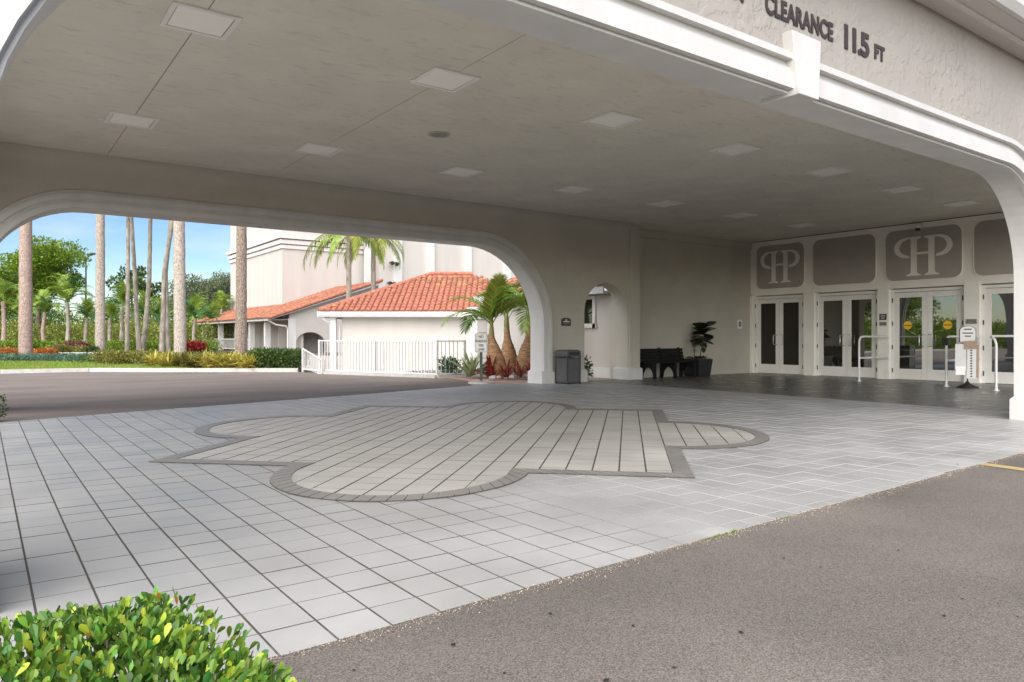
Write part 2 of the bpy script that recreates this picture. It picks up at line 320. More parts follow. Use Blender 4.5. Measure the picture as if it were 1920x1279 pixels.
def cloud_mesh(name, blobs, n, size, m, shape=LEAF_S, shell=.55, upb=.4):
    """leaves through several ellipsoid clumps (cx,cy,cz,rx,ry,rz)"""
    B = np.array(blobs, float); w = (B[:, 3] * B[:, 4] * B[:, 5]) ** (2 / 3); k = rng.choice(len(B), n, p=w / w.sum())
    d = rand_dirs(n); r = shell + (1 - shell) * rng.random((n, 1)) ** .6; r *= 1 + .12 * rng.normal(size=(n, 1))
    pos = B[k, :3] + d * B[k, 3:] * r
    dr = d * .7 + rand_dirs(n) * .9 + np.array([0, 0, upb]); up = rand_dirs(n) + np.array([0, 0, .8])
    V, F = leaf_arrays(pos, dr, up, size * (.7 + .6 * rng.random(n)), shape); return np_mesh(name, V, F, m)
def frond_mesh(L, e0, e1, nl, ll, m, w=.05, hang=.35, r=.012, twist=.0):
    """feather frond along +x: midrib that arches over, leaflets either side"""
    N = 12; pts = []; p = np.zeros(3); tang = []
    for i in range(N + 1):
        t = i / N; e = math.radians(e0 + (e1 - e0) * t ** 1.2); d = np.array([math.cos(e), 0, math.sin(e)])
        pts.append(p.copy()); tang.append(d); p = p + d * L / N
    pts = np.array(pts); tang = np.array(tang)
    g_ = G(); g_.tube([tuple(q) for q in pts], [r * (1.3 - i / N) for i in range(N + 1)], 5)
    V0 = np.array(g_.v); F0 = g_.f
    ts = np.linspace(.14, .99, nl); pos = []; dr = []; ups = []; sz = []
    for t in ts:
        k = min(int(t * N), N - 1); fr = t * N - k; q = pts[k] * (1 - fr) + pts[k + 1] * fr; tg = tang[k]; nm = np.array([-tg[2], 0, tg[0]])
        for s_ in (-1, 1):
            d = tg * (.45 + .5 * t) + np.array([0, s_, 0]) * (.95 - .35 * t) + nm * (.22 + .1 * rng.normal()) + np.array([0, 0, -hang]) * (.6 + .7 * rng.random())
            pos.append(q); dr.append(d); ups.append(nm + rng.normal(size=3) * .15); sz.append(ll * (math.sin(math.pi * min(1, .18 + t * .8)) * .75 + .3) * (.9 + .2 * rng.random()))
    shp = ([(0, w * .5, 0), (0, -w * .5, 0), (.5, w, -.03), (.5, -w, -.03), (1, 0, -.16)], [(0, 1, 3, 2), (2, 3, 4)])
    V, F = leaf_arrays(np.array(pos), np.array(dr), np.array(ups), np.array(sz), shp)
    Fs = [np.array([f for f in F0 if len(f) == 4])] + [f + len(V0) for f in F]
    return np_mesh('frond', np.vstack([V0, V]), Fs, m)
def fronds(parent, me_list, at, n, tilt=(0, 0), sc=1.0, a0=0., spread=None, name='frond'):
    for i in range(n):
        a = a0 + i * 2.39996 if spread is None else a0 + spread[i]
        tl = tilt[0] + (tilt[1] - tilt[0]) * (i + .5) / n
        mw = Matrix.Translation(at) @ Matrix.Rotation(a, 4, 'Z') @ Matrix.Rotation(math.radians(-tl), 4, 'Y') @ Matrix.Rotation(random.uniform(-.25, .25), 4, 'X') @ Matrix.Scale(sc * random.uniform(.88, 1.1), 4)
        link(name, me_list[i % len(me_list)], parent, mw=mw)

# ------------------------------------------------------------------ ground, asphalt, kerbs
def poly_sheet(name, outer, z, m, holes=(), **kw):
    loops = [[Vector((x, y, z)) for x, y in outer]] + [[Vector((x, y, z)) for x, y in h] for h in holes]
    tri = tessellate_polygon(loops); vs = [tuple(v) for lp in loops for v in lp]
    me = bpy.data.meshes.new(name); me.from_pydata(vs, [], [tuple(t) for t in tri]); me.materials.append(m)
    bm = bmesh.new(); bm.from_mesh(me); bmesh.ops.recalc_face_normals(bm, faces=bm.faces)
    if sum(f.normal.z for f in bm.faces) < 0: bmesh.ops.reverse_faces(bm, faces=bm.faces)
    bm.to_mesh(me); bm.free(); return link(name, me, **kw)
def cf(xc, Z): v = FW * Z + RT * xc; return (v.x, v.y)
PIT = [cf(-6.35, 23.9), cf(-2.1, 21.45), cf(-1.35, 21.75), cf(-.2, 24.8), cf(.6, 30), cf(4, 48), cf(-15, 48), cf(-10, 31), cf(-7.3, 26.5)]
poly_sheet('ground', [(-900, -900), (900, -900), (900, 1500), (-900, 1500)], -.04, MULCH, [PIT], kind='structure')
gp = G(); n_ = len(PIT)
gp.add([(x, y, -.04) for x, y in PIT] + [(x, y, -1.25) for x, y in PIT], [(i, (i + 1) % n_, (i + 1) % n_ + n_, i + n_) for i in range(n_)] + [tuple(range(n_, 2 * n_))])
gp.obj('sunken_yard', CONC, kind='structure')
FRONT_E = [(-8, 2.42), (.9, 2.69), (3.2, 2.79), (5.2, 2.86), (8.7, 2.98), (24, 3.5)]
poly_sheet('asphalt_drive', [(-40, -40), (60, -40), (60, 3.55)] + [(24, 3.55)] + [(x, y + .12) for x, y in reversed(FRONT_E)] + [(-40, 1.4)], -.0035, ASPH, kind='structure')
FAR_E = [(-9, 9.9), (.2, 12.34), (1.95, 12.86), (3.7, 13.3), (6.6, 14.05), (9.9, 14.99)]
KERB = [(-40, 30.5), (-6, 29.4), (.5, 29.0), (3.0, 28.85), (4.9, 27.2), (8.75, 24.45)]
FENCE0, FENCE1 = Vector((8.92, 22.95, 0)), Vector((10.74, 18.49, 0))
poly_sheet('court_asphalt', [(x, y - .1) for x, y in FAR_E] + [(10.7, 15.6), (11.0, 18.3), (10.85, 18.45), (8.98, 22.85), (8.9, 24.4)] + list(reversed(KERB)) + [(-40, 8)], -.014, COURT, kind='structure')
poly_sheet('brick_strip', [(9.7, 15.05), (11.3, 15.05), (13.1, 15.2), (14.6, 15.2), (14.6, 16.2), (12.95, 16.75), (12.0, 18.4), (11.0, 18.35), (10.65, 16.5)], -.009, BRICKP, kind='structure')
g = G()
for (a, b) in zip(KERB, KERB[1:]):
    d = Vector((b[0] - a[0], b[1] - a[1])); nrm = Vector((-d.y, d.x)).normalized() * .16
    L = d.length; k = max(1, int(L / 2.4))
    for i in range(k):
        p = Vector(a) + d * (i / k); q = Vector(a) + d * ((i + .995) / k)
        g.add([(p.x, p.y, -.04), (q.x, q.y, -.04), (q.x + nrm.x, q.y + nrm.y, -.04), (p.x + nrm.x, p.y + nrm.y, -.04),
               (p.x + nrm.x * .12, p.y + nrm.y * .12, .11), (q.x + nrm.x * .12, q.y + nrm.y * .12, .11), (q.x + nrm.x, q.y + nrm.y, .115), (p.x + nrm.x, p.y + nrm.y, .115)],
              [(0, 3, 2, 1), (4, 5, 6, 7), (0, 1, 5, 4), (1, 2, 6, 5), (2, 3, 7, 6), (3, 0, 4, 7)])
g.obj('kerb', CONC, kind='structure')
poly_sheet('lawn', [(-40, 30.9), (-6, 29.75), (.5, 29.3), (3.4, 29.15), (5.3, 27.4), (6.3, 29.6), (5.2, 34), (4.0, 37.4), (.6, 41), (-6, 44), (-40, 50)], .05, LAWN, kind='structure')
n_ = 40000
px_ = rng.uniform(-3, 6, n_); py_ = rng.uniform(27.3, 42, n_); ok = (py_ > np.interp(px_, [-6, .5, 3.4, 5.3], [29.75, 29.3, 29.15, 27.4])) & (py_ < np.interp(px_, [-6, .6, 4, 5.2, 6.2], [44, 41, 37.4, 34, 29.6]))
pp = np.stack([px_[ok], py_[ok], np.full(ok.sum(), .05)], 1); k_ = len(pp)
V, F = leaf_arrays(pp, rng.normal(size=(k_, 3)) * .35 + np.array([0, 0, 1]), rand_dirs(k_), .06 + .05 * rng.random(k_), ([(0, .09, 0), (0, -.09, 0), (1, 0, .1)], [(0, 1, 2)]))
o = link('grass', np_mesh('grass', V, F, GRASSB), kind='stuff'); tag(o, 'short mown green grass of the lawn beyond the court', 'grass')

# ------------------------------------------------------------------ paving
pave = poly_sheet('pavement', FRONT_E[:-1] + [(20.75, 3.4), (20.75, 14.95), (15, 14.95), (14.9, 15.25), (9.9, 15.03)] + list(reversed(FAR_E[:-1])), -.006, GROUT, kind='structure')
MC = Vector((5.08, 7.84)); AP, LR, KV = 2.88, 1.27, .87
def med_in(x, y, d=0):
    x -= MC.x; y -= MC.y; u = (x + y) * .70711; v = (x - y) * .70711 / KV
    if abs(u) <= AP + d and abs(v) <= AP + d: return True
    return min(math.hypot(abs(u) - AP, v), math.hypot(u, abs(v) - AP)) <= LR + d
def paver_mesh(w, h, m, b=.0012, top=0., dep=.008):
    g_ = G(); a, c = w / 2, h / 2
    g_.add([(-a, -c, top - dep), (a, -c, top - dep), (a, c, top - dep), (-a, c, top - dep), (-a + b, -c + .001, top), (a - b, -c + .001, top), (a - b, c - .001, top), (-a + b, c - .001, top)],
           [(4, 5, 6, 7), (0, 1, 5, 4), (1, 2, 6, 5), (2, 3, 7, 6), (3, 0, 4, 7)])
    return g_.mesh('paver', m)
def dark_sides(me, m):
    me.materials.append(m)
    for p in me.polygons:
        if p.normal.z < .9: p.material_index = 1
def in_view(x, y):
    Zc = x * FW.x + y * FW.y; xc = x * RT.x + y * RT.y
    if Zc < .5: return False
    u = 960 + 1370 * xc / Zc; v = 632 + 1370 * CAMH / Zc
    return -60 < u < 1980 and v < 1330
DXP, DYP = .2345, .247
def efront(x): return np.interp(x, [p[0] for p in FRONT_E], [p[1] for p in FRONT_E])
def efar(x): return np.interp(x, [p[0] for p in FAR_E] + [9.95, 14.55, 14.6, 20.8], [p[1] for p in FAR_E] + [15.2, 15.2, 14.9, 14.9])
cells = []; rest = {'c': G(), 'd': G()}
X = -8 + .19 % DXP
xs_ = np.arange(.19 - 35 * DXP, 20.6, DXP)
for ix, x in enumerate(xs_):
    xc = x + DXP / 2
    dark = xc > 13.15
    for iy in range(60):
        y = 2.2 + iy * DYP; yc = y + DYP / 2
        y0 = max(y, efront(xc) ); y1 = min(y + DYP, efar(xc))
        if y1 - y0 < .03 or xc > 20.55: continue
        if not dark and all(med_in(x + a * DXP, y + b * DYP, -.05) for a in (0, 1) for b in (0, 1)): continue
        full = y1 - y0 > DYP - 1e-4
        if full and not dark and in_view(xc, yc): cells.append((xc * FW.x + yc * FW.y, xc, yc))
        else:
            a0, a1, b = x + .004, x + DXP - .004, .0012
            if y0 > y: # cut front edge, follow the slanting edge line
                ya, yb = efront(x), efront(x + DXP)
            else: ya = yb = y0 + .003
            if y1 < y + DYP and not dark and xc < 9.9: yc_, yd_ = efar(x), efar(x + DXP)
            else: yc_ = yd_ = y1 - .003
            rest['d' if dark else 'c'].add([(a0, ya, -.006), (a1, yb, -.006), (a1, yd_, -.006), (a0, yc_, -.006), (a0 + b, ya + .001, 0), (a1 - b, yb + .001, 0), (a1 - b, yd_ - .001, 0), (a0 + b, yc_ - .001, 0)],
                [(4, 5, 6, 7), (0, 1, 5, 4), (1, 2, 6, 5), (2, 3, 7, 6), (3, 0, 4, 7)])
cells.sort()
pm = [paver_mesh(DXP - .008, DYP - .006, PAVC) for _ in range(1)]
pvs = []
for i, (d, x, y) in enumerate(cells):
    if i < 300:
        link('paver', pm[0], pave, mw=Matrix.Translation((x, y, random.uniform(-.0012, .0012))) @ Matrix.Rotation(random.uniform(-.0025, .0025), 4, 'X') @ Matrix.Rotation(random.uniform(-.0025, .0025), 4, 'Y'))
    else:
        a0, a1, ya, yb, b, t = x - DXP / 2 + .004, x + DXP / 2 - .004, y - DYP / 2 + .003, y + DYP / 2 - .003, .0012, random.uniform(-.0012, .0012)
        rest['c'].add([(a0, ya, -.006), (a1, ya, -.006), (a1, yb, -.006), (a0, yb, -.006), (a0 + b, ya + .001, t), (a1 - b, ya + .001, t), (a1 - b, yb - .001, t), (a0 + b, yb - .001, t)],
            [(4, 5, 6, 7), (0, 1, 5, 4), (1, 2, 6, 5), (2, 3, 7, 6), (3, 0, 4, 7)])
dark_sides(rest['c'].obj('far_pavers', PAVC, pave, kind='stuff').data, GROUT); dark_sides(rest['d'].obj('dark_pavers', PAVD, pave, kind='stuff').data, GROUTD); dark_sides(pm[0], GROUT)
# dark threshold course along the start of the entrance paving
g = G()
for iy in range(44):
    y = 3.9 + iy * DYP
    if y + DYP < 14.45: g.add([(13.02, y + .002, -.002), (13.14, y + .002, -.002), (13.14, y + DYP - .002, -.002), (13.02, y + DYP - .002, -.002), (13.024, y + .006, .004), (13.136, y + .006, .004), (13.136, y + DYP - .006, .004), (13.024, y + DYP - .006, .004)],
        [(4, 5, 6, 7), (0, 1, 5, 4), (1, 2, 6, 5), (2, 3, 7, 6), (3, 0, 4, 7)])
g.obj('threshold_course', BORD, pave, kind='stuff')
# medallion: grout plate, beige pavers laid diagonally, border of soldier blocks
def outline(d, n=28):
    """closed outline of the barbed quatrefoil offset by d"""
    a = AP + d; r = LR + d; ph = math.asin(min(1, (-d if False else d) / r)) if r else 0
    pts = []
    for k in range(4):
        th = math.radians(45 + 90 * k); e = Vector((math.cos(th), math.sin(th))); t = Vector((-e.y, e.x))
        pts.append(MC + e * a - t * a)
        s0 = math.acos(min(1, max(-1, d / r)))
        for i in range(n + 1):
            q = -s0 + 2 * s0 * i / n
            pts.append(MC + e * (AP + r * math.cos(q)) + t * (r * math.sin(q)))
    out = []
    for p in pts:
        p = p - MC; u, v = (p.x + p.y) * .70711, (p.x - p.y) * .70711 * KV
        out.append(MC + Vector(((u + v) * .70711, (u - v) * .70711)))
    return out
o_out, o_in = outline(0), outline(-.19)
poly_sheet('medallion_bed', [(p.x, p.y) for p in o_out], .0005, GROUTD, kind='structure').parent = pave
inner = G()
CW = .2345; i0 = int(4.4 / CW)
for iu in range(-i0 - 1, i0 + 1):
    for iv in range(-i0 - 1, i0 + 1):
        def cell(u0, u1, v0, v1, gp_=.006, b=.001, t=.0045):
            v0 += gp_; v1 -= gp_
            P = lambda u, v, z: (MC.x + (u + v) * .70711, MC.y + (u - v) * .70711, z)
            inner.add([P(u0, v0, .001), P(u0, v1, .001), P(u1, v1, .001), P(u1, v0, .001), P(u0 + b, v0 + b, t), P(u0 + b, v1 - b, t), P(u1 - b, v1 - b, t), P(u1 - b, v0 + b, t)],
                [(4, 5, 6, 7), (0, 1, 5, 4), (1, 2, 6, 5), (2, 3, 7, 6), (3, 0, 4, 7)])
        def ok(u, v, d): return med_in(MC.x + (u + v) * .70711, MC.y + (u - v) * .70711, d)
        u0, v0 = iu * CW, iv * CW; cs = [(u0, v0), (u0 + CW, v0), (u0, v0 + CW), (u0 + CW, v0 + CW)]
        if all(ok(u, v, -.02) for u, v in cs): cell(u0 + .002, u0 + CW - .002, v0, v0 + CW, t=.0045 + random.uniform(-.001, .001))
        elif any(ok(u, v, -.19) for u, v in cs):
            q = CW / 4
            for a in range(4):
                for b in range(4):
                    c4 = [(u0 + (a + i) * q, v0 + (b + j) * q) for i in (0, 1) for j in (0, 1)]
                    if all(ok(u, v, -.01) for u, v in c4): cell(c4[0][0], c4[3][0], c4[0][1], c4[3][1], 0, .0005)
dark_sides(inner.obj('medallion_pavers', PAVW, pave, kind='stuff').data, GROUTD)
def resample(seg_o, seg_i, pitch):
    out = []
    for (a, b), (c, d) in zip(zip(seg_o, seg_o[1:]), zip(seg_i, seg_i[1:])): out.append((a, b, c, d))
    return out
nn_ = len(o_out)
for i in range(nn_):
    a, b, c, d = o_out[i], o_out[(i + 1) % nn_], o_in[i], o_in[(i + 1) % nn_]
    L = (b - a).length; k = max(1, round(L / .118))
    for j in range(k):
        s, e = j / k + .025 / max(k, 1) * .8, (j + 1) / k - .025 / max(k, 1) * .8
        q = [a.lerp(b, s), a.lerp(b, e), c.lerp(d, e), c.lerp(d, s)]; m_ = (q[0] + q[1] + q[2] + q[3]) / 4
        gb = G(); inn = [x.lerp(m_, .03) for x in q]
        gb.add([(x.x, x.y, .002) for x in q] + [(x.x, x.y, .0095) for x in inn], [(4, 5, 6, 7), (0, 1, 5, 4), (1, 2, 6, 5), (2, 3, 7, 6), (3, 0, 4, 7)])
        dark_sides(gb.obj('border_block', BORD, pave).data, GROUTD)
# worn yellow paint at the drive edge, moss in the joint
poly_sheet('yellow_road_marking', [(7.46, 2.93), (7.61, 2.935), (7.48, .6), (7.33, .6)], .0006, YPAINT, kind='structure')
poly_sheet('yellow_road_marking', [(8.5, 2.965), (8.66, 2.97), (8.53, .6), (8.38, .6)], .0006, YPAINT, kind='structure')
def sprigs(pts, m, s, n):
    P_ = np.repeat(np.array(pts, float), n, 0) + rng.normal(size=(len(pts) * n, 3)) * np.array([.03, .006, .002]); P_[:, 2] = np.abs(P_[:, 2]) - .008
    V, F = leaf_arrays(P_, rng.normal(size=P_.shape) * .8 + np.array([0, 0, .6]), rand_dirs(len(P_)), s * (.6 + .8 * rng.random(len(P_))), LEAF_S); return np_mesh('moss', V, F, m)
o = link('moss', sprigs([(3.38 + i * .045, efront(3.38 + i * .045) - .012, 0) for i in range(9)] + [(4.25 + i * .04, efront(4.25) - .01, 0) for i in range(3)], GREEN_M, .016, 14), kind='stuff'); tag(o, 'green moss growing along the edge of the grey paving', 'moss')
pts_ = [(random.uniform(.8, 7), random.uniform(.6, 2.5), 0) for _ in range(46)] + [(random.uniform(1, 9), random.uniform(3, 7), .004) for _ in range(10)]
P_ = np.array(pts_); V, F = leaf_arrays(P_ + np.array([0, 0, .001]), np.concatenate([rng.normal(size=(len(P_), 2)), np.zeros((len(P_), 1))], 1), np.tile([0, 0, 1.], (len(P_), 1)), .012 + .022 * rng.random(len(P_)), LEAF_S)
o = link('leaf_litter', np_mesh('leaf_litter', V, F, INK), kind='stuff'); tag(o, 'tiny dark fallen leaves scattered over asphalt and paving', 'leaves')

n_ = 9000; gx = rng.uniform(.4, 10, n_) ** 1.0; gy = np.interp(gx, [p[0] for p in FRONT_E], [p[1] for p in FRONT_E]) + .012 - np.abs(rng.normal(size=n_)) * (.03 + .03 * np.sin(gx * 3.1) ** 2)
P_ = np.stack([gx, gy, np.full(n_, -.002)], 1)
V, F = leaf_arrays(P_, rand_dirs(n_), rand_dirs(n_), .003 + .006 * rng.random(n_), ([(0, 0, 0), (.5, .45, .1), (1, 0, .2), (.5, -.45, .1), (.5, 0, .5)], [(0, 1, 4), (1, 2, 4), (2, 3, 4), (3, 0, 4)]))
tag(link('edge_grit', np_mesh('edge_grit', V, F, mat('sandy_grit', (.33, .28, .22, 1), .95, .2, 30, island=.5)), kind='stuff'), 'sandy grit gathered along the edge of the grey paving', 'grit')
# ------------------------------------------------------------------ the portico
YA0, YA1, YB0, YB1, ZC = 14.5, 14.97, 3.87, 4.22, 4.3
port = thing('entrance_portico', 'large beige stucco drive-through entrance portico with wide rounded arches', 'portico', (6, 9, 0))
aA = dict(x0=-.03, x1=11.5, top=3.4, rl=1.5, rr=1.95); aB = dict(x0=-.02, x1=12.0, top=3.4, rl=1.5, rr=1.4)
small = arch(12.9, 14.5, 2.64, .8, n=12)
G().prism([(-1.1, -.01)] + [(x, z - .01 if z == 0 else z) for x, z in arch(**aA) + small] + [(14.54, -.01), (14.54, ZC), (-1.1, ZC)], YA0, YA1).obj('back_wall', INNER, port)
G().prism([(-.6, -.01)] + [(x, z - .01 if z == 0 else z) for x, z in arch(**aB) + arch(12.9, 20.2, 3.8, 1.4)] + [(21, -.01), (21, 4.86), (-.6, 4.86)], YB0, YB1).obj('front_wall', STUC, port)  # the second arch, out of view, is added to let light reach the doors
def mould(name, spec, y_face, sgn, profile, z0=.3):
    for d0, d1, pr in profile:
        a_, b_ = arch(**spec, d=d0, z0=z0), arch(**spec, d=d1, z0=z0)
        y0, y1 = (y_face - sgn * pr, y_face + sgn * .002)
        G().strip(a_, b_, min(y0, y1), max(y0, y1)).obj(name, WHITE, port, smooth=False)
# white lining of the arches and stepped mouldings on both visible faces
for nm, sp, y0, y1 in (('arch_lining', aA, YA0 - .004, YA1 + .03), ('arch_lining', aB, YB0 - .004, YB1 + .03)):
    G().strip(arch(**sp, d=-.012, z0=.3), arch(**sp, d=.02, z0=.3), y0, y1).obj(nm, WHITE, port)
mould('arch_moulding', aA, YA0, 1, [(0.0, .10, .05), (.10, .16, .028), (.16, .25, .06), (.25, .30, .03)])
mould('arch_moulding', aB, YB0, 1, [(0.0, .13, .07), (.13, .19, .04), (.19, .25, .02), (.25, .31, .085)])
# a thin drip bead under the front moulding
G().strip(arch(**aB, d=-.03, z0=.3), arch(**aB, d=-.012, z0=.3), YB0 - .01, YB0 + .05).obj('drip_bead', WHITE, port)
G().add([(5.80, YB0 - .10, 3.90), (6.26, YB0 - .10, 3.90), (6.19, YB0 - .12, 3.345), (5.88, YB0 - .12, 3.345), (5.80, YB0, 3.90), (6.26, YB0, 3.90), (6.19, YB0 + .28, 3.345), (5.88, YB0 + .28, 3.345),],
        [(0, 1, 2, 3), (4, 7, 6, 5), (0, 4, 5, 1), (3, 2, 6, 7), (0, 3, 7, 4), (1, 5, 6, 2)]).obj('keystone', WHITE, port, bevel=.006)
# plinth blocks at the arch feet
for x0, x1, y0, y1 in ((-.9, .05, YA0 - .06, YA1 + .06), (11.42, 11.85, YA0 - .06, YA1 + .06), (12.62, 12.96, YA0 - .06, YA1 + .06), (14.44, 14.98, YA0 - .1, YA1 + .06), (-.65, .06, YB0 - .07, YB1 + .06), (11.92, 12.5, YB0 - .07, YB1 + .06)):
    g = G(); g.add([(x0, y0, 0), (x1, y0, 0), (x1, y1, 0), (x0, y1, 0), (x0, y0, .29), (x1, y0, .29), (x1, y1, .29), (x0, y1, .29), (x0 + .05, y0 + .05, .34), (x1 - .05, y0 + .05, .34), (x1 - .05, y1 - .05, .34), (x0 + .05, y1 - .05, .34)],
        [(0, 1, 5, 4), (1, 2, 6, 5), (2, 3, 7, 6), (3, 0, 4, 7), (4, 5, 9, 8), (5, 6, 10, 9), (6, 7, 11, 10), (7, 4, 8, 11), (8, 9, 10, 11)]); g.obj('plinth', WHITE, port)
G().box(14.541, 14.93, YA0 - .05, 15.25, -.01, ZC).obj('pilaster', INNER, port)
G().box(14.931, 20.75, 14.93, 15.25, -.01, ZC).obj('recess_wall', INNER, port)
G().box(14.931, 20.6, 14.86, 14.929, 4.07, ZC).obj('recess_beam', INNER, port)
G().strip([(y, z - .002) for y, z in arch(4.7, 13.9, 3.6, 1.2)], [(y, z) for y, z in [(4.22, 0)] + [(4.22 + (14.5 - 4.22) * i / 29, 4.29) for i in range(30)] + [(14.5, 0)]], -.6, -.35, 'yz').obj('side_wall', INNER, port)  # unseen left end, guessed; its arch is widened to shade the floor less
# coved junction of ceiling and back wall
g = G(); cove = [(YA0, ZC - .28)] + [(YA0 - .28 + .28 * math.cos(math.radians(a)), ZC - .28 + .28 * math.sin(math.radians(a))) for a in range(10, 90, 10)] + [(YA0 - .28, ZC), (YA0 + .0, ZC)]
g.prism(cove, -1.1, 14.54, 'yz'); g.obj('ceiling_cove', INNER, port, smooth=True)
# ceiling of skim-coated panels with open control joints
ceil = G().box(-1.1, 21, 3.9, 15.25, ZC + .012, ZC + .25).obj('ceiling', GROUTD, port)
xe = [-1.1] + [1.75 + 2.79 * i for i in range(7)] + [20.6]; ye = [YB1 + .002, 7.63, 11.7, 14.9]
for i in range(len(xe) - 1):
    for j in range(3):
        jx0 = .005 if i in (1, 2) else .0016; jx1 = .005 if i in (0, 1) else .0016
        G().box(xe[i] + jx0, xe[i + 1] - jx1, ye[j] + .0016, ye[j + 1] - .0016, ZC, ZC + .011).obj('ceiling_panel', CEIL, ceil)
# eave, gutter and tiled roof of the portico
G().box(-1.7, 26, 3.42, YB0 - .001, 4.86, 4.92).obj('soffit', CREAM2, port)
g = G(); g.prism([(3.42, 4.87), (3.36, 4.87), (3.30, 4.95), (3.30, 5.06), (3.27, 5.10), (3.27, 5.14), (3.42, 5.14)], -1.7, 26, 'yz'); g.obj('gutter', WHITE, port)
G().box(-1.7, 26, 3.60, 3.66, 4.835, 4.86).obj('soffit_trim', WHITE, port)

def tile_geom(w=.3, L=.48, n=6):
    vs = []; fs = []
    for k, (y, r) in enumerate(((0, .5 * w * .9), (L, .5 * w * .82))):
        for i in range(n + 1):
            a = math.pi * i / n; vs.append((math.cos(a) * r, y, math.sin(a) * r * .62 + .02))
    fs = [(i, i + 1, n + 2 + i, n + 1 + i) for i in range(n)]
    fs += [tuple(range(n, -1, -1))]
    return vs, fs
TV, TF = tile_geom(); tile_me = bpy.data.meshes.new('roof_tile'); tile_me.from_pydata(TV, [], TF); tile_me.materials.append(TILE)
def tile_field(origin, u, v, U, Vl, inside, parent, individual=0, w=.3, L=.42, deck=True, name='roof_tiles'):
    u = Vector(u).normalized(); v = Vector(v).normalized(); nrm = u.cross(v).normalized()
    R = Matrix((u, v, nrm)).transposed().to_4x4(); g = G(); cnt = 0
    nu, nv = int(U / w), int(Vl / L)
    tiltm = Matrix.Rotation(math.radians(-7), 4, 'X')
    for j in range(nv):
        for i in range(nu):
            a, b = (i + .5) * w, j * L
            if not inside(a, b + L * .5): continue
            M4 = Matrix.Translation(Vector(origin) + u * (a + random.uniform(-.008, .008)) + v * (b - .06 + random.uniform(-.012, .012)) + nrm * .055) @ R @ tiltm
            if cnt < individual: link('roof_tile', tile_me, parent, mw=M4)
            else: g.add([M4 @ Vector(p) for p in TV], TF)
            cnt += 1
    if g.v: g.obj(name, TILE, parent, kind='stuff')
s_ = .42; vdir = Vector((0, 1, s_))
rf = G().add([(-1.8, 3.3, 5.08), (26, 3.3, 5.08), (26, 9.5, 5.08 + 6.2 * s_), (-1.8, 9.5, 5.08 + 6.2 * s_), (26, 15.8, 5.08), (-1.8, 15.8, 5.08)], [(0, 1, 2, 3), (3, 2, 4, 5), (0, 3, 5), (1, 4, 2)]).obj('roof', TILE, port)
tile_field((-1.8, 3.3, 5.08), (1, 0, 0), vdir, 27.8, 6.6, lambda a, b: True, rf)
# lettering on the front wall
for t, sz, x, xs, z in (('MINIMUM', .225, 4.40, .83, 4.025), ('CLEARANCE', .235, 5.54, .78, 4.02), ('11.5', .32, 6.76, 1.12, 4.01), ('FT', .2, 7.38, .92, 4.035)):
    letters(t, sz, BRONZE, port, (x, YB0 - .008, z), depth=.004, bold=.011 if t == '11.5' else .008, xs=xs, spacing=.84 if t == '11.5' else 1.06)

# ------------------------------------------------------------------ entrance facade with doors
XD = 20.6
fac = thing('entrance_facade', 'white painted entrance wall of double glass doors below taupe monogram panels', 'facade', (XD, 10, 0))
doors = [(13.03, 14.8), (10.72, 12.6), (8.46, 10.33), (6.15, 8.03)]
cols_ = [(12.63, 13.0), (10.36, 10.69), (8.06, 8.43), (5.75, 6.12)]
panels = [(12.97, 14.68), (10.74, 12.67), (8.48, 10.45), (6.25, 8.19)]
g = G(); g.prism(rrect(4.22, 14.925, 2.53, 4.28, .12, 5), XD, XD + .3, 'yz'); g.obj('header_wall', FACADE, fac)
for i, (y0, y1) in enumerate(cols_): G().box(XD - .02, XD + .3, y0, y1, -.005, 2.6).obj('column', FACADE, fac, bevel=.006)
G().box(XD - .02, XD + .3, 4.22, 5.75 - .02, -.005, 2.53).obj('side_wall', FACADE, fac)
G().box(XD - .02, XD + .3, 14.84, 14.929, -.005, 2.53).obj('corner_post', FACADE, fac)
G().box(XD + .2, XD + .32, 4.3, 14.9, -.005, 2.529).obj('backing_wall', PANEL, fac)
def monogram(yc, zc, w, h, parent):
    g = G(); y = lambda t: yc - t * w / 2; z = lambda t: zc + t * h / 2; x0, x1 = XD - .035, XD - .0205
    def poly(pts): g.prism([(y(a), z(b)) for a, b in pts], x0, x1, 'yz')
    for s in (-1, 1):
        c = s * .30; hw = .105
        def q(pts): poly([(c + s * a, b) for a, b in pts])
        q([(-hw, .86), (-hw, -.8), (-hw - .02, -.88), (-hw - .14, -.96), (-hw - .14, -1.0), (hw + .16, -1.0), (hw + .16, -.96), (hw + .03, -.88), (hw, -.8), (hw, .86)])
        q([(-hw - .14, 1.0), (-hw - .14, .95), (-hw - .02, .84), (hw, .84), (hw, 1.0)])
        n = 18; out = []; inn = []
        for i in range(n + 1):
            a = math.radians(90 - 180 * i / n); a2 = math.radians(90 - 175 * i / n)
            out.append((hw + .04 + .55 * max(0, math.cos(a)) ** .8, .46 + .54 * math.sin(a)))
            inn.append((hw + .04 + .36 * max(0, math.cos(a2)), .46 + (.44 if a2 > 0 else .40) * math.sin(a2)))
        out.insert(0, (hw - .02, 1.0)); inn.insert(0, (hw - .02, .9))
        A = [(y(c + s * a), z(b)) for a, b in out]; B_ = [(y(c + s * a), z(b)) for a, b in inn]
        g.strip(A, B_, x0, x1, 'yz')
    poly([(-.2, .20), (.2, .20), (.2, .08), (-.2, .08)])
    return g.obj('monogram', FACADE, parent)
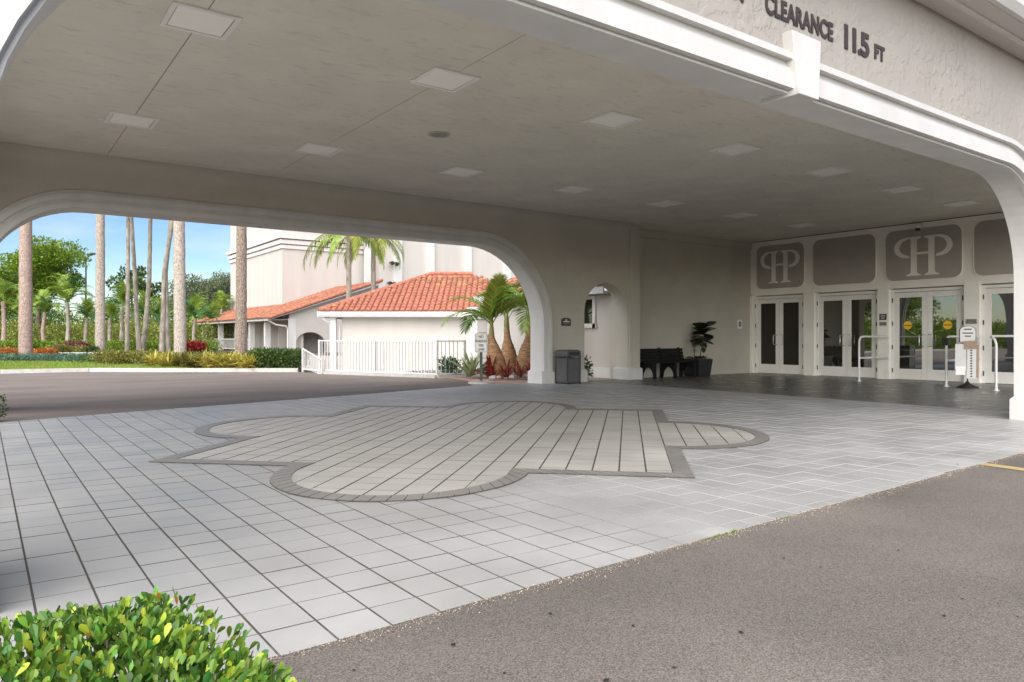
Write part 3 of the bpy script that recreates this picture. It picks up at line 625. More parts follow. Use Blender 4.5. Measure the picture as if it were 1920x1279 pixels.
for i, (y0, y1) in enumerate(panels):
    G().prism(rrect(y0, y1, 2.74, 4.13, .22), XD - .012, XD + .01, 'yz').obj('inset_panel', PANEL, fac)
    r_o, r_i = rrect(y0 - .02, y1 + .02, 2.72, 4.15, .24), rrect(y0, y1, 2.74, 4.13, .22)
    G().strip(r_o + r_o[:1], r_i + r_i[:1], XD - .025, XD + .001, 'yz').obj('panel_rim', FACADE, fac)
monogram(13.82, 3.42, 1.42, 1.02, fac); monogram(9.45, 3.38, 1.52, 1.06, fac)
for i, (y0, y1) in enumerate(doors):
    xd = XD + .10; dd = G()
    dd.box(xd - .03, xd + .08, y1 - .06, y1 + .03, 0, 2.5).box(xd - .03, xd + .08, y0 - .03, y0 + .06, 0, 2.5).box(xd - .03, xd + .08, y0 + .06, y1 - .06, 2.42, 2.5)
    ym = (y0 + y1) / 2
    for a, b in ((y0 + .065, ym - .004), (ym + .004, y1 - .065)):
        dd.box(xd, xd + .05, a, a + .13, .012, 2.41).box(xd, xd + .05, b - .13, b, .012, 2.41).box(xd, xd + .05, a + .13, b - .13, .012, .30).box(xd, xd + .05, a + .13, b - .13, 2.27, 2.41)
    door = dd.obj('double_door', DOORW, fac, bevel=.004)
    for k, (a, b) in enumerate(((y0 + .065, ym - .004), (ym + .004, y1 - .065))):
        G().box(xd + .02, xd + .035, a + .125, b - .125, .295, 2.275).obj('glass_pane', GLASSD if i == 0 else GLASS, door)
        yh = b - .07 if k == 0 else a + .07
        s = -1 if k == 0 else 1
        G().tube([(xd, yh, .93), (xd - .05, yh, .93), (xd - .06, yh + s * .1, .94), (xd - .06, yh + s * .1, 1.24), (xd - .05, yh, 1.25), (xd, yh, 1.25)], .013, 8).obj('handle', STEEL, door, smooth=True)
        ye_ = y0 + .03 if k == 0 else y1 - .03
        for zz in (.25, .9, 1.55, 2.2): G().box(xd - .045, xd - .03, ye_ - .012, ye_ + .012, zz - .06, zz + .06).obj('hinge', BINT, door)
        if i == 2:
            yc = (a + b) / 2 + .08 * s; c_ = [(yc + .115 * math.cos(t * math.pi / 12), 1.5 + .115 * math.sin(t * math.pi / 12)) for t in range(24)]
            st = G().prism(c_, xd + .014, xd + .0195, 'yz').obj('round_sticker', YELST, door)
            G().box(xd + .011, xd + .0135, yc - .11, yc + .11, 1.485, 1.515).obj('sticker_bar', REDST, door)
for y0, y1, z0, z1, m in ((10.42, 10.62, 1.66, 1.83, PLAQ), (10.42, 10.62, 1.50, 1.60, GREYPL), (8.12, 8.38, 1.52, 1.64, GREYPL)):
    t = G().box(XD - .032, XD - .021, y0, y1, z0, z1).obj('wall_plaque', m, bevel=.002)
    tag(t, {10.42: ('small dark brown lettered plaque beside the glass doors' if m is PLAQ else 'small grey plaque under the dark brown lettered plaque'), 8.12: 'small grey plaque above the freestanding notice stand'}[y0], 'plaque')
    if m is PLAQ:
        for zz, wd in ((1.775, .13), (1.715, .11)): G().box(XD - .034, XD - .0325, 10.52 - wd / 2, 10.52 + wd / 2, zz - .012, zz + .012).obj('printed_line', PAPER, t)

# camera on the facade
t = thing('security_camera', 'small dome security camera on the white facade above the monogram panel', 'camera', (XD - .1, 9.53, 4.1))
G().box(XD - .08, XD - .001, 9.44, 9.54, 4.12, 4.24).obj('mount', RAILM, t, bevel=.01)
G().tube([(XD - .06, 9.5, 4.16), (XD - .17, 9.5, 4.16)], .03, 10).obj('arm', RAILM, t, smooth=True)
G().lathe([(.075, .07), (.08, .03), (.08, -.02)], 18, (XD - .19, 9.5, 4.13)).obj('housing', DOORW, t, smooth=True)
G().lathe([(.065, -.02), (.06, -.06), (.04, -.085), (.005, -.095)], 18, (XD - .19, 9.5, 4.13)).obj('dome', BLACK, t, smooth=True)

# ------------------------------------------------------------------ ceiling fixtures
def make_light():
    t = thing('ceiling_light', 'square flush white light panel set in the portico ceiling', 'light', group='square light panels in the portico ceiling', world=False)
    g = G(); a, b = .315, .265
    for (x0, x1, y0, y1) in ((-a, a, -a, -b), (-a, a, b, a), (-a, -b, -b, b), (b, a, -b, b)): g.box(x0, x1, y0, y1, -.022, -.001)
    g.obj('frame', DOORW, t, bevel=.003); G().box(-b, b, -b, b, -.004, -.001).obj('backing', BLACK, t); c = b - .008; G().box(-c, c, -c, c, -.016, -.0045).obj('diffuser', DIFF, t, bevel=.003); return t
lp = make_light(); first = True
for j, y in enumerate((7.63, 11.7)):
    for i in range(7):
        o = lp if first else copy_tree(lp); first = False; o.location = (1.75 + 2.79 * i, y, ZC)
        o['label'] = 'square flush white ceiling light panel ' + (('in the row along the front arch' if j == 0 else 'in the row along the back arch') if i < 4 else ('over the dark paving, row towards the front pier' if j == 0 else 'over the dark paving, row towards the bench'))
def sprinkler(x, y):
    t = thing('sprinkler_head', 'tiny white fire sprinkler head beside a ceiling light panel', 'sprinkler', (x, y, ZC), 'sprinkler heads in the portico ceiling', False)
    G().lathe([(.045, 0), (.045, -.008), (.012, -.012), (.012, -.035), (.022, -.037), (.022, -.042)], 12).obj('body', DOORW, t, smooth=True)
for x, y in ((1.4, 11.95), (4.18, 7.8), (9.86, 7.8), (7.1, 11.95), (15.2, 7.85), (12.5, 11.9), (16.4, 11.0)): sprinkler(x, y)
t = thing('ceiling_speaker', 'round recessed speaker grille in the portico ceiling', 'speaker', (5.7, 9.75, ZC), None, False)
G().lathe([(.17, 0), (.17, -.012), (.135, -.012), (.135, -.004)], 28).obj('ring', INNER, t, smooth=True); G().lathe([(.132, -.0045), (.132, -.008)], 28).obj('grille', GREYPL, t)

# ------------------------------------------------------------------ things against the back wall
t = thing('litter_bin', 'square charcoal litter bin standing by the small archway', 'bin', (12.02, 14.12, 0))
x0, x1, y0, y1 = 11.80, 12.24, 13.9, 14.36
G().box(x0 + .015, x1 - .015, y0 + .015, y1 - .015, .02, .66).obj('body', BINT, t)
g = G()
for f in range(4):
    pass
G().box(x0, x0 + .014, y0 + .035, y1 - .035, .05, .63).obj('side_panel', BINM, t, bevel=.004); G().box(x1 - .014, x1, y0 + .035, y1 - .035, .05, .63).obj('side_panel', BINM, t, bevel=.004)
G().box(x0 + .035, x1 - .035, y0, y0 + .014, .05, .63).obj('side_panel', BINM, t, bevel=.004)
for a in (x0, x1 - .03):
    for b in (y0, y1 - .03): G().box(a - .003, a + .033, b - .003, b + .033, 0, .68).obj('corner_post', BINT, t)
G().box(x0 - .012, x1 + .012, y0 - .012, y1 + .012, .68, .70).obj('rim', BINT, t)
g = G(); g.add([(x0 - .005, y0 - .005, .701), (x1 + .005, y0 - .005, .701), (x1 + .005, y1 + .005, .701), (x0 - .005, y1 + .005, .701), (x0 - .005, y0 - .005, .82), (x1 + .005, y0 - .005, .82), (x1 + .005, y1 + .005, .82), (x0 - .005, y1 + .005, .82), (x0 + .05, y0 + .05, .86), (x1 - .05, y0 + .05, .86), (x1 - .05, y1 - .05, .86), (x0 + .05, y1 - .05, .86)],
    [(0, 1, 5, 4), (1, 2, 6, 5), (2, 3, 7, 6), (3, 0, 4, 7), (4, 5, 9, 8), (5, 6, 10, 9), (6, 7, 11, 10), (7, 4, 8, 11), (8, 9, 10, 11), (3, 2, 1, 0)]); lid = g.obj('hood', BINM, t, bevel=.006)
G().box(x0 + .06, x1 - .06, y0 - .009, y0 - .004, .725, .80).obj('opening_flap', BLACK, lid); G().box(x0 - .009, x0 - .004, y0 + .06, y1 - .06, .725, .80).obj('opening_flap', BINM, lid)

t = thing('bench', 'black slatted plastic bench against the taupe wall', 'bench', (16.1, 14.5, 0)); bx0, bx1 = 15.12, 17.02
for i in range(4): # seat slats
    y = 14.14 + i * .118; G().box(bx0, bx1, y, y + .105, .44, .475).obj('seat_slat', BENCHM, t, bevel=.006)
lean = Matrix.Rotation(math.radians(-14), 4, 'X')
for i in range(4):
    me = G().box(bx0, bx1, -.018, .018, i * .098, i * .098 + .088).mesh('back_slat', BENCHM)
    o = link('back_slat', me, t, mw=Matrix.Translation((0, 14.66, .47)) @ lean); b = o.modifiers.new('bevel', 'BEVEL'); b.width = .006
for x in (bx0 + .06, (bx0 + bx1) / 2 - .05, bx1 - .16):
    g = G(); arc = [(14.2 + .42 * (.5 - .5 * math.cos(math.pi * i / 12)), .26 * math.sin(math.pi * i / 12) + .02) for i in range(13)]
    g.prism([(14.12, 0), (14.20, 0)] + [(a, b + .04) for a, b in arc[1:-1]] + [(14.63, 0), (14.73, 0), (14.70, .40), (14.81, .86), (14.77, .87), (14.645, .44), (14.13, .44)], x, x + .07, 'yz'); g.obj('support', BENCHM, t)

def big_leaf(L, w, m):
    g = G(); N = 6; vs = []
    for i in range(N + 1):
        t_ = i / N; ww = w * (math.sin(math.pi * t_ ** .75)) * (.75 + .5 * t_); z = -.18 * L * t_ ** 2
        vs += [(L * t_, -ww, z + .03 * L * (ww / w)), (L * t_, 0, z), (L * t_, ww, z + .03 * L * (ww / w))]
    fs = []
    for i in range(N): fs += [(3 * i, 3 * i + 1, 3 * i + 4, 3 * i + 3), (3 * i + 1, 3 * i + 2, 3 * i + 5, 3 * i + 4)]
    return g.add(vs, fs).mesh('leaf', m, True)
figl = big_leaf(.30, .10, FIG); smalll = big_leaf(.12, .045, FIG)
def leafy(parent, me, at, dirv, up=None, s=1, roll=0, name='leaf'):
    d = Vector(dirv).normalized(); u = Vector((0, 0, 1)) if abs(d.z) < .95 else Vector((1, 0, 0)); y = u.cross(d).normalized(); z = d.cross(y)
    link(name, me, parent, mw=Matrix.Translation(at) @ Matrix((d, y, z)).transposed().to_4x4() @ Matrix.Rotation(roll, 4, 'X') @ Matrix.Scale(s, 4))
t = thing('potted_fig', 'dark potted fig plant with broad leaves beside the black bench', 'plant', (17.45, 14.5, 0))
g = G(); g.add([(17.18, 14.24, 0), (17.70, 14.24, 0), (17.70, 14.76, 0), (17.18, 14.76, 0), (17.12, 14.18, .52), (17.76, 14.18, .52), (17.76, 14.82, .52), (17.12, 14.82, .52)], [(0, 3, 2, 1), (4, 5, 6, 7), (0, 1, 5, 4), (1, 2, 6, 5), (2, 3, 7, 6), (3, 0, 4, 7)]); pot = g.obj('planter', POT, t, bevel=.012)
G().box(17.16, 17.72, 14.22, 14.78, .49, .528).obj('soil', SOIL, pot)
st = [(17.52, 14.48, .5), (17.56, 14.47, .8), (17.66, 14.46, 1.1), (17.74, 14.47, 1.42)]
G().tube(st, [.016, .015, .013, .01], 8).obj('stem', BARKT, t, smooth=True)
for i in range(38):
    k = random.random(); z = 1.02 + .48 * k; a = i * 2.4; c_ = Vector((17.63 + .1 * k, 14.46, z))
    leafy(t, figl, c_, (math.cos(a), math.sin(a) * .7, .1 + .8 * (k - .4)), s=1.05 + .5 * random.random(), roll=random.uniform(-.5, .5))
for i in range(3): leafy(t, figl, (17.66, 14.46, 1.0 - .06 * i), (math.cos(i * 2.1), math.sin(i * 2.1) * .5, -.9), s=.7)
sp_ = [(17.3, 14.5, .5), (17.27, 14.5, .9), (17.22, 14.49, 1.27)]
G().tube(sp_, [.012, .01, .006], 7).obj('thin_stem', BARKT, t, smooth=True)
for i in range(22):
    z = .72 + .56 * i / 22; a = i * 2.2; leafy(t, smalll, (17.29 - .07 * (z - .5), 14.5, z), (math.cos(a), math.sin(a), .2 + .3 * random.random()), s=1.4 + .4 * random.random())
for i in range(40):
    a = random.uniform(0, 6.28); r = random.uniform(.05, .32); leafy(t, smalll, (17.44 + r * math.cos(a), 14.5 + r * math.sin(a), .54), (math.cos(a), math.sin(a), random.uniform(-.2, 1)), s=1.2)
def wall_sign(label, x, z, w, h, top=None):
    pass
t = thing('wall_sign', 'small dark brown arched sign on the wall above the litter bin', 'sign', (12.26, YA0, 1.47))
c_ = [(12.1, 1.47), (12.42, 1.47), (12.42, 1.625)] + [(12.26 + .16 * math.cos(a), 1.625 + .055 * math.sin(a)) for a in [math.pi * i / 10 for i in range(1, 10)]] + [(12.1, 1.625)]
G().prism(c_, YA0 - .016, YA0 - .001).obj('plate', PLAQ, t, bevel=.003)
for zz, wd in ((1.62, .06), (1.578, .21), (1.522, .18)): G().box(12.26 - wd / 2, 12.26 + wd / 2, YA0 - .018, YA0 - .0165, zz - .014, zz + .014).obj('printed_line', GREYPL if zz < 1.55 else RAILM, t)
t = thing('wall_notice', 'small white notice with a dark ring emblem on the taupe wall', 'sign', (20.02, 14.93, 1.46))
G().box(19.92, 20.13, 14.915, 14.929, 1.45, 1.74).obj('plate', PINKPL, t)
ro = [(20.025 + .062 * math.cos(a), 1.6 + .09 * math.sin(a)) for a in [i * math.pi / 12 for i in range(25)]]; ri = [(20.025 + .026 * math.cos(a), 1.6 + .038 * math.sin(a)) for a in [i * math.pi / 12 for i in range(25)]]
G().strip(ro, ri, 14.910, 14.9145).obj('ring_emblem', INK, t)

# rails before the doors
def rail(pts, label, foot):
    t = thing('guard_rail', label, 'railing', (foot[0], foot[1], 0))
    for k, p in enumerate(pts): G().tube(p, .028, 10).obj('rail_tube', RAILM, t, smooth=True)
    G().lathe([(.07, 0), (.07, .012), (.034, .016), (.034, .06)], 16, (foot[0], foot[1], 0)).obj('base_flange', RAILM, t, smooth=True); return t
def bend(x, y, x1, z=1.19): return [(x, y, 0), (x, y, z - .14), (x + .03, y, z - .06), (x + .09, y, z - .01), (x + .18, y, z), (x1, y, z)]
t = rail([bend(18.9, 10.3, 20.42), [(18.93, 10.3, .62), (20.42, 10.3, .62)]], 'pale steel guard rail with lower bar near the column with two plaques', (18.9, 10.3))
t = rail([bend(18.6, 8.0, 20.42), [(18.63, 8.0, .62), (20.42, 8.0, .62)]], 'pale steel guard rail carrying a black sensor box', (18.6, 8.0))
G().box(18.55, 18.65, 7.93, 8.03 + .06, .98, 1.16).obj('sensor_box', BLACK, t, bevel=.012)
t = rail([[(18.0, 6.72, 0), (18.0, 6.72, 1.02), (18.03, 6.76, 1.12), (18.12, 6.86, 1.19), (18.5, 7.0, 1.2), (20.42, 7.0, 1.2)]], 'pale steel hooped guard rail before the end glass door', (18.0, 6.72))
t = rail([bend(17.45, 5.88, 20.42)], 'pale steel guard rail with a black lever beside the front pier', (17.45, 5.88))
G().lathe([(.02, -.1), (.07, -.05), (.08, .02), (.03, .1)], 12, (17.40, 5.93, 1.13)).obj('lever', BLACK, t, smooth=True)
# notice stand
t = thing('notice_stand', 'freestanding black pole stand with arched white notice and hanging papers', 'sign', (18.5, 7.5, 0))
sx, sy = 18.5, 7.5
G().tube([(sx, sy, .02), (sx, sy, 1.2)], .016, 8).obj('pole', BLACK, t)
G().lathe([(.24, 0), (.23, .02), (.06, .1), (.02, .16)], 16, (sx, sy, 0)).obj('base', BLACK, t, smooth=True)
c_ = [(-.16, 0), (.16, 0), (.16, .26)] + [(.16 * math.cos(a), .26 + .1 * math.sin(a)) for a in [math.pi * i / 10 for i in range(1, 10)]] + [(-.16, .26)]
yaw_m = Matrix.Translation((sx, sy, 0)) @ Matrix.Rotation(math.radians(-50), 4, 'Z')
def sgn(name, m, pts, y0, y1): me = G().prism(pts, y0, y1).mesh(name, m); bm = bmesh.new(); bm.from_mesh(me); bmesh.ops.recalc_face_normals(bm, faces=bm.faces); bm.to_mesh(me); bm.free(); return link(name, me, t, mw=yaw_m)
sgn('notice_frame', BLACK, [(a * 1.1, 1.06 + b * 1.06) for a, b in c_], -.02, -.008); sgn('notice', PAPER, [(a, 1.07 + b) for a, b in c_], -.026, -.021)
for zz, wd in ((1.36, .16), (1.27, .22), (1.20, .13)): sgn('printed_line', INK, [(-wd / 2, zz - .013), (wd / 2, zz - .013), (wd / 2, zz + .013), (-wd / 2, zz + .013)], -.0285, -.027)
def sheet(a0, a1, z0, z1, m, y, rows=0):
    sgn('hanging_paper', m, [(a0, z0), (a1, z0), (a1 + .01, z1), (a0 + .01, z1)], y - .004, y)
    for k in range(rows):
        zz = z1 - .08 - k * .06; sgn('printed_line', INK, [((a0 + a1) / 2 - .02, zz - .016), ((a0 + a1) / 2 + .02, zz - .016), ((a0 + a1) / 2 + .02, zz + .016), ((a0 + a1) / 2 - .02, zz + .016)], y - .007, y - .005)
sheet(-.27, -.04, .42, 1.02, PAPER, -.03, 0); sheet(-.03, .16, .22, .95, PAPER, -.045, 11); sheet(.14, .22, .24, 1.0, CARD, -.02); sheet(-.08, .17, .90, 1.09, CARD, -.055); sheet(-.26, -.06, .3, .5, PINKPL, -.036)

# pot at the far left of the paving edge
t = thing('stone_planter', 'rounded pale stone planter with a small plant at the paving edge', 'planter', (-.05, 12.5, 0))
G().lathe([(.16, 0), (.22, .03), (.24, .12), (.235, .14), (.21, .15), (.20, .19), (.14, .25), (.12, .25)], 22, (-.05, 12.5, 0)).obj('pot', mat('tan_stone', (.42, .38, .34, 1), .8, .15, 9, .3, 50), t, smooth=True)
o = link('foliage', cloud_mesh('foliage', [(-.05, 12.5, .42, .14, .14, .24)], 160, .09, LEAFDK), t)
o = link('foliage', cloud_mesh('foliage', [(.24, 12.5, .2, .05, .05, .16)], 60, .05, LEAFDK), t)

# ------------------------------------------------------------------ no parking sign
sx, sy = 10.41, 15.68
t = thing('no_parking_sign', 'white no parking fire lane sign on a short dark post', 'sign', (sx, sy, 0))
Rz = Matrix.Translation((sx, sy, 0)) @ Matrix.Rotation(-YAW, 4, 'Z')
def lo(name, g, m, bevel=0):
    me = g.mesh(name, m); bm = bmesh.new(); bm.from_mesh(me); bmesh.ops.recalc_face_normals(bm, faces=bm.faces); bm.to_mesh(me); bm.free(); o = link(name, me, t, mw=Rz)
    if bevel: b = o.modifiers.new('bevel', 'BEVEL'); b.width = bevel; b.limit_method = 'ANGLE'
    return o
lo('post', G().box(-.035, .035, -.03, .03, -.01, .80), LAMPM, .004); lo('base_pad', G().lathe([(.34, -.012), (.33, .03), (.12, .05)], 20), CONC)
pl = lo('plate', G().prism(rrect(-.16, .16, .79, 1.27, .02, 4), -.045, -.032), PINKPL)
bo, bi = rrect(-.152, .152, .798, 1.262, .018, 4), rrect(-.145, .145, .805, 1.255, .014, 4)
me = G().strip(bo + bo[:1], bi + bi[:1], -.047, -.0455).mesh('border_line', INK); link('border_line', me, t, mw=Rz)
for s, z, sz in (('NO', 1.155, .10), ('PARKING', 1.045, .085), ('FIRE', .935, .085), ('LANE', .835, .085)):
    link('lettering', text_mesh(s, sz, INK, .001, .0015, .8, 'CENTER'), t, mw=Rz @ Matrix.Translation((0, -.047, z)) @ FACE_NY)

# ------------------------------------------------------------------ fence
def fence(p, q, label, h=1.08, gap=.125, gate=(), zt=None, posts=2.0):
    p, q = Vector(p), Vector(q); d = q - p; L = d.length; d.normalize(); a = math.atan2(d.y, d.x)
    t = thing('picket_fence', label, 'fence', (p.x, p.y, 0)); R = Matrix.Translation(p) @ Matrix.Rotation(a, 4, 'Z')
    zt = zt or (lambda s: h)
    pk = G().box(-.011, .011, -.011, .011, 0, 1).mesh('picket', WHITE)
    n = int(L / gap)
    for i in range(1, n):
        s = i * gap; link('picket', pk, t, mw=R @ Matrix.Translation((s, 0, .10)) @ Matrix.Diagonal((1, 1, zt(s) - .12, 1)))
    po = G().box(-.03, .03, -.03, .03, 0, 1).mesh('post', WHITE); k = max(1, round(L / posts))
    for i in range(k + 1): s = L * i / k; link('post', po, t, mw=R @ Matrix.Translation((s, 0, 0)) @ Matrix.Diagonal((1, 1, zt(s) + .01, 1)))
    for z in (0, 1):
        g = G(); z0 = (zt(0) - .02 if z else .10); z1 = (zt(L) - .02 if z else .10); w = .02
        vs = [R @ Vector(v) for v in ((0, -w, z0 - .02), (L, -w, z1 - .02), (L, w, z1 - .02), (0, w, z0 - .02), (0, -w, z0 + .02), (L, -w, z1 + .02), (L, w, z1 + .02), (0, w, z0 + .02))]
        g.add(vs, [(0, 3, 2, 1), (4, 5, 6, 7), (0, 1, 5, 4), (1, 2, 6, 5), (2, 3, 7, 6), (3, 0, 4, 7)]); g.obj('rail', WHITE, t)
    return t
FE = Vector((*cf(-1.4, 21.7), 0))
f1 = fence(FENCE0, FENCE1, 'long white metal picket fence above the sunken yard')
f2 = fence(FENCE1, FE, 'short white metal picket fence ending at the blocked pillar', gap=.13, posts=.9)
f3 = fence(W(568, 24.6), W(604, 23.6), 'white stair railing sloping down beside the clipped green hedge', zt=lambda s: .80 - .25 * s, posts=1.2, gap=.11)
tag(f3, 'white stair railing sloping down beside the clipped green hedge', 'railing')
g = G(); dd = (FENCE1 - FENCE0).normalized(); nn = Vector((-dd.y, dd.x, 0)) * .1
for a, b in ((FENCE0, FENCE1), (FENCE1, FE)):
    d = (b - a).normalized(); q = Vector((-d.y, d.x, 0)) * .1
    g.add([a - q + Vector((0, 0, -.5)), b - q + Vector((0, 0, -.5)), b + q + Vector((0, 0, -.5)), a + q + Vector((0, 0, -.5)), a - q + Vector((0, 0, .07)), b - q + Vector((0, 0, .07)), b + q + Vector((0, 0, .07)), a + q + Vector((0, 0, .07))],
          [(0, 3, 2, 1), (4, 5, 6, 7), (0, 1, 5, 4), (1, 2, 6, 5), (2, 3, 7, 6), (3, 0, 4, 7)])
g.obj('fence_kerb', CONC, kind='structure')

# ------------------------------------------------------------------ side wing (beyond the small archway)
wing = thing('side_wing', 'low pale wing with window seen through the small archway', 'building', (16, 19, 0))
XW = 14.72
G().box(XW, XW + 3.5, 15.26, 22.3, -.04, 2.5).obj('wall', CREAM, wing)
G().box(XW - .05, XW - .001, 15.0, 21.7, -.03, .30).obj('skirting', WHITE, wing)
G().box(XW - .001, XW + .2, 14.98, 15.26, -.03, 3.4).obj('wall_end', CREAM, wing)
wf = G()
for y0, y1, z0, z1 in ((16.0, 16.12, 1.45, 2.4), (17.35, 17.47, 1.45, 2.4), (16.12, 17.35, 2.3, 2.4), (15.97, 17.5, 1.45, 1.58)): wf.box(XW - .07, XW - .001, y0, y1, z0, z1)
wo = wf.obj('window', WHITE, wing); G().box(XW - .02, XW - .002, 16.12, 17.35, 1.58, 2.3).obj('pane', GLASSW, wo)
G().box(XW - .42, XW, 15.25, 21.9, 2.44, 2.5).obj('soffit', WHITE, wing); G().box(XW - .47, XW - .42, 15.22, 21.95, 2.42, 2.62).obj('gutter', WHITE, wing)
rw = G().add([(XW - .45, 15.2, 2.62), (XW - .45, 21.9, 2.62), (XW + 3.6, 21.9, 4.1), (XW + 3.6, 15.2, 4.1)], [(0, 1, 2, 3)]).obj('roof', TILE, wing)
tile_field((XW - .45, 21.9, 2.64), (0, -1, 0), (4.05, 0, 1.48), 6.7, 4.3, lambda a, b: True, rw)
# blocked pillar at the wing's far corner and arched trim
for k in range(5):
    z0 = -.04 + k * .46; e = .0 if k < 4 else .05
    G().box(XW - .42 - e, XW + .02, 21.8 - e, 22.35 + e, z0 + .008, z0 + .452).obj('pillar_block', WHITE, wing, bevel=.01)
G().strip([(y, z) for y, z in arch(18.2, 20.6, 2.3, 1.1)], [(y, z) for y, z in arch(18.2, 20.6, 2.3, 1.1, d=.14)], XW - .06, XW - .001, 'yz').obj('arched_trim', WHITE, wing)
G().prism(arch(18.2, 20.6, 2.3, 1.1), XW - .02, XW - .0015, 'yz').obj('arched_recess', GREYR, wing)

# ------------------------------------------------------------------ low building with the bright tiled roof (faces the camera)
low = thing('tiled_roof_building', 'low cream building with bright orange hipped tile roof behind the white fence', 'building', (*cf(-4, 41), -1.25))
RC = Matrix((RT, FW, Vector((0, 0, 1)))).transposed().to_4x4()
def lowobj(name, g, m, parent=low, **kw):
    me = g.mesh(name, m); bm = bmesh.new(); bm.from_mesh(me); bmesh.ops.recalc_face_normals(bm, faces=bm.faces); bm.to_mesh(me); bm.free()
    return link(name, me, parent, mw=RC, **kw)
lowobj('wall', G().box(-9.0, 2.5, 38.7, 48, -1.25, 2.3), CREAM)
lowobj('soffit', G().box(-10.0, 3, 38.02, 38.7, 2.24, 2.3), WHITE); lowobj('gutter', G().prism([(38.0, 2.22), (38.1, 2.22), (38.1, 2.5), (37.94, 2.5), (37.94, 2.34)], -10.1, 3, 'yz'), WHITE)
lowobj('side_gutter', G().box(-10.14, -10.02, 38.0, 48, 2.22, 2.5), WHITE)
lowobj('downspout', G().tube([(-9.9, 38.1, 2.2), (-9.7, 38.2, 2.0), (-9.2, 38.55, 1.85), (-9.12, 38.6, 1.7), (-9.12, 38.6, -1.2)], .06, 8), WHITE)
lowobj('corner_post', G().box(-9.55, -9.25, 38.3, 38.6, -1.25, 2.22), WHITE)
bb = lowobj('vent_block', G().box(-7.25, -6.75, 38.66, 38.699, -.52, .66), GREYR)
for i in range(4):
    for j in range(7): lowobj('vent_hole', G().box(-7.22 + i * .12, -7.14 + i * .12, 38.645, 38.659, -.48 + j * .16, -.39 + j * .16), BARKT, bb)
dr_ = lowobj('service_door', G().box(-4.4, -3.4, 38.68, 38.699, -1.2, 1.25), CREAM2)
lowobj('door_frame', G().box(-4.48, -4.41, 38.66, 38.7, -1.2, 1.33).box(-4.41, -3.4, 38.66, 38.7, 1.26, 1.33), GREYR, dr_)
dlt, sl = 5.3, .445; E0 = 2.5
roof = lowobj('roof', G().add([(-10.05, 38, E0), (3, 38, E0), (3 - dlt, 38 + dlt, E0 + dlt * sl), (-10.05 + dlt, 38 + dlt, E0 + dlt * sl), (-10.05, 48.6, E0), (3, 48.6, E0)], [(0, 1, 2, 3), (3, 2, 5, 4), (0, 3, 4), (1, 5, 2)]), TILE)
Vs = math.hypot(dlt, dlt * sl)
PLOC[roof.name] = PLOC[low.name]  # tiles are placed in world coordinates
roof.matrix_parent_inverse = Matrix.Translation(-PLOC[low.name])
roof_inv = RC.inverted()
def tiles_on(parent, o_, u_, v_, U, Vl, inside, ind):
    base = len(parent.children)
    tile_field(o_, u_, v_, U, Vl, inside, parent, ind)
    for ch in parent.children: ch.matrix_parent_inverse = (Matrix.Translation(Vector(parent.parent.location)) @ parent.matrix_parent_inverse @ parent.matrix_basis).inverted()
o3 = Vector((*cf(-10.05, 38), E0)); tiles_on(roof, o3, RT, FW + Vector((0, 0, sl)), 13.05, Vs, lambda a, b: a > b * dlt / Vs - .1 and a < 13.05 - b * dlt / Vs + .1, 300)
o3 = Vector((*cf(-10.05, 48.6), E0)); tile_field(o3, -FW, RT + Vector((0, 0, sl)), 10.6, Vs, lambda a, b: b * dlt / Vs < min(a, 10.6 - a) + .1, low)
hip = G().tube([RC @ Vector((-10.05, 38, E0 + .08)), RC @ Vector((-10.05 + dlt, 38 + dlt, E0 + dlt * sl + .08)), RC @ Vector((3 - dlt, 38 + dlt, E0 + dlt * sl + .08))], .12, 8); hip.obj('ridge_cap', TILE, low)

# ------------------------------------------------------------------ gabled building with porch, tower and main block behind
gab = thing('gabled_building', 'grey walled building with sloping tile roof, archway and white porch', 'building', (22, 60, 0))
YM, XE = 55., 17.4; sl2 = .35
def mz(x): return 2.62 + (x - XE) * sl2
G().prism([(XE + 1.6, -.1)] + [(x, z - .1 if z == 0 else z) for x, z in arch(19.3, 22.0, 1.55, 1.3, z0=0)] + [(26.4, -.1), (26.4, mz(26.4)), (XE + 1.6, mz(XE + 1.6))], YM, YM + .3).obj('gable_wall', GREYR, gab)
G().box(19.0, 24, YM + 2.5, YM + 2.6, -.1, 2.2).obj('passage_wall', GREYR, gab)
G().box(XE + 2.6, XE + 2.8, YM + .3, 78, -.1, 2.7).obj('porch_wall', CREAM, gab)
for y in (56.5, 60.5, 64.5, 70, 76): G().box(XE + .25, XE + .65, y, y + .4, -.1, 2.45).obj('porch_post', WHITE, gab)
for y0, y1 in ((60.9, 64.5), (64.9, 70), (70.4, 76)):
    G().box(XE + .4, XE + .48, y0, y1, .95, 1.03).obj('porch_rail', WHITE, gab); G().box(XE + .4, XE + .48, y0, y1, .12, .18).obj('porch_rail', WHITE, gab)
    k = int((y1 - y0) / .35)
    for i in range(1, k): G().box(XE + .42, XE + .46, y0 + i * .35, y0 + i * .35 + .05, .18, .95).obj('baluster', WHITE, gab)
G().box(XE - .1, XE + 2.6, YM + .3, 78, 2.5, 2.56).obj('porch_ceiling', WHITE, gab); G().box(XE - .18, XE - .1, YM - .4, 78.4, 2.40, 2.62).obj('gutter', WHITE, gab)
G().tube([(XE - .1, YM - .3, 2.4), (XE + .5, YM - .2, 2.1), (XE + 1.3, YM - .1, 2.0), (XE + 1.45, YM - .08, 1.8), (XE + 1.45, YM - .08, 0)], .07, 8).obj('downspout', WHITE, gab)
G().box(XE + 1.5, XE + 2.1, YM - .05, YM - .001, -.1, 2.6).obj('corner_pilaster', WHITE, gab)
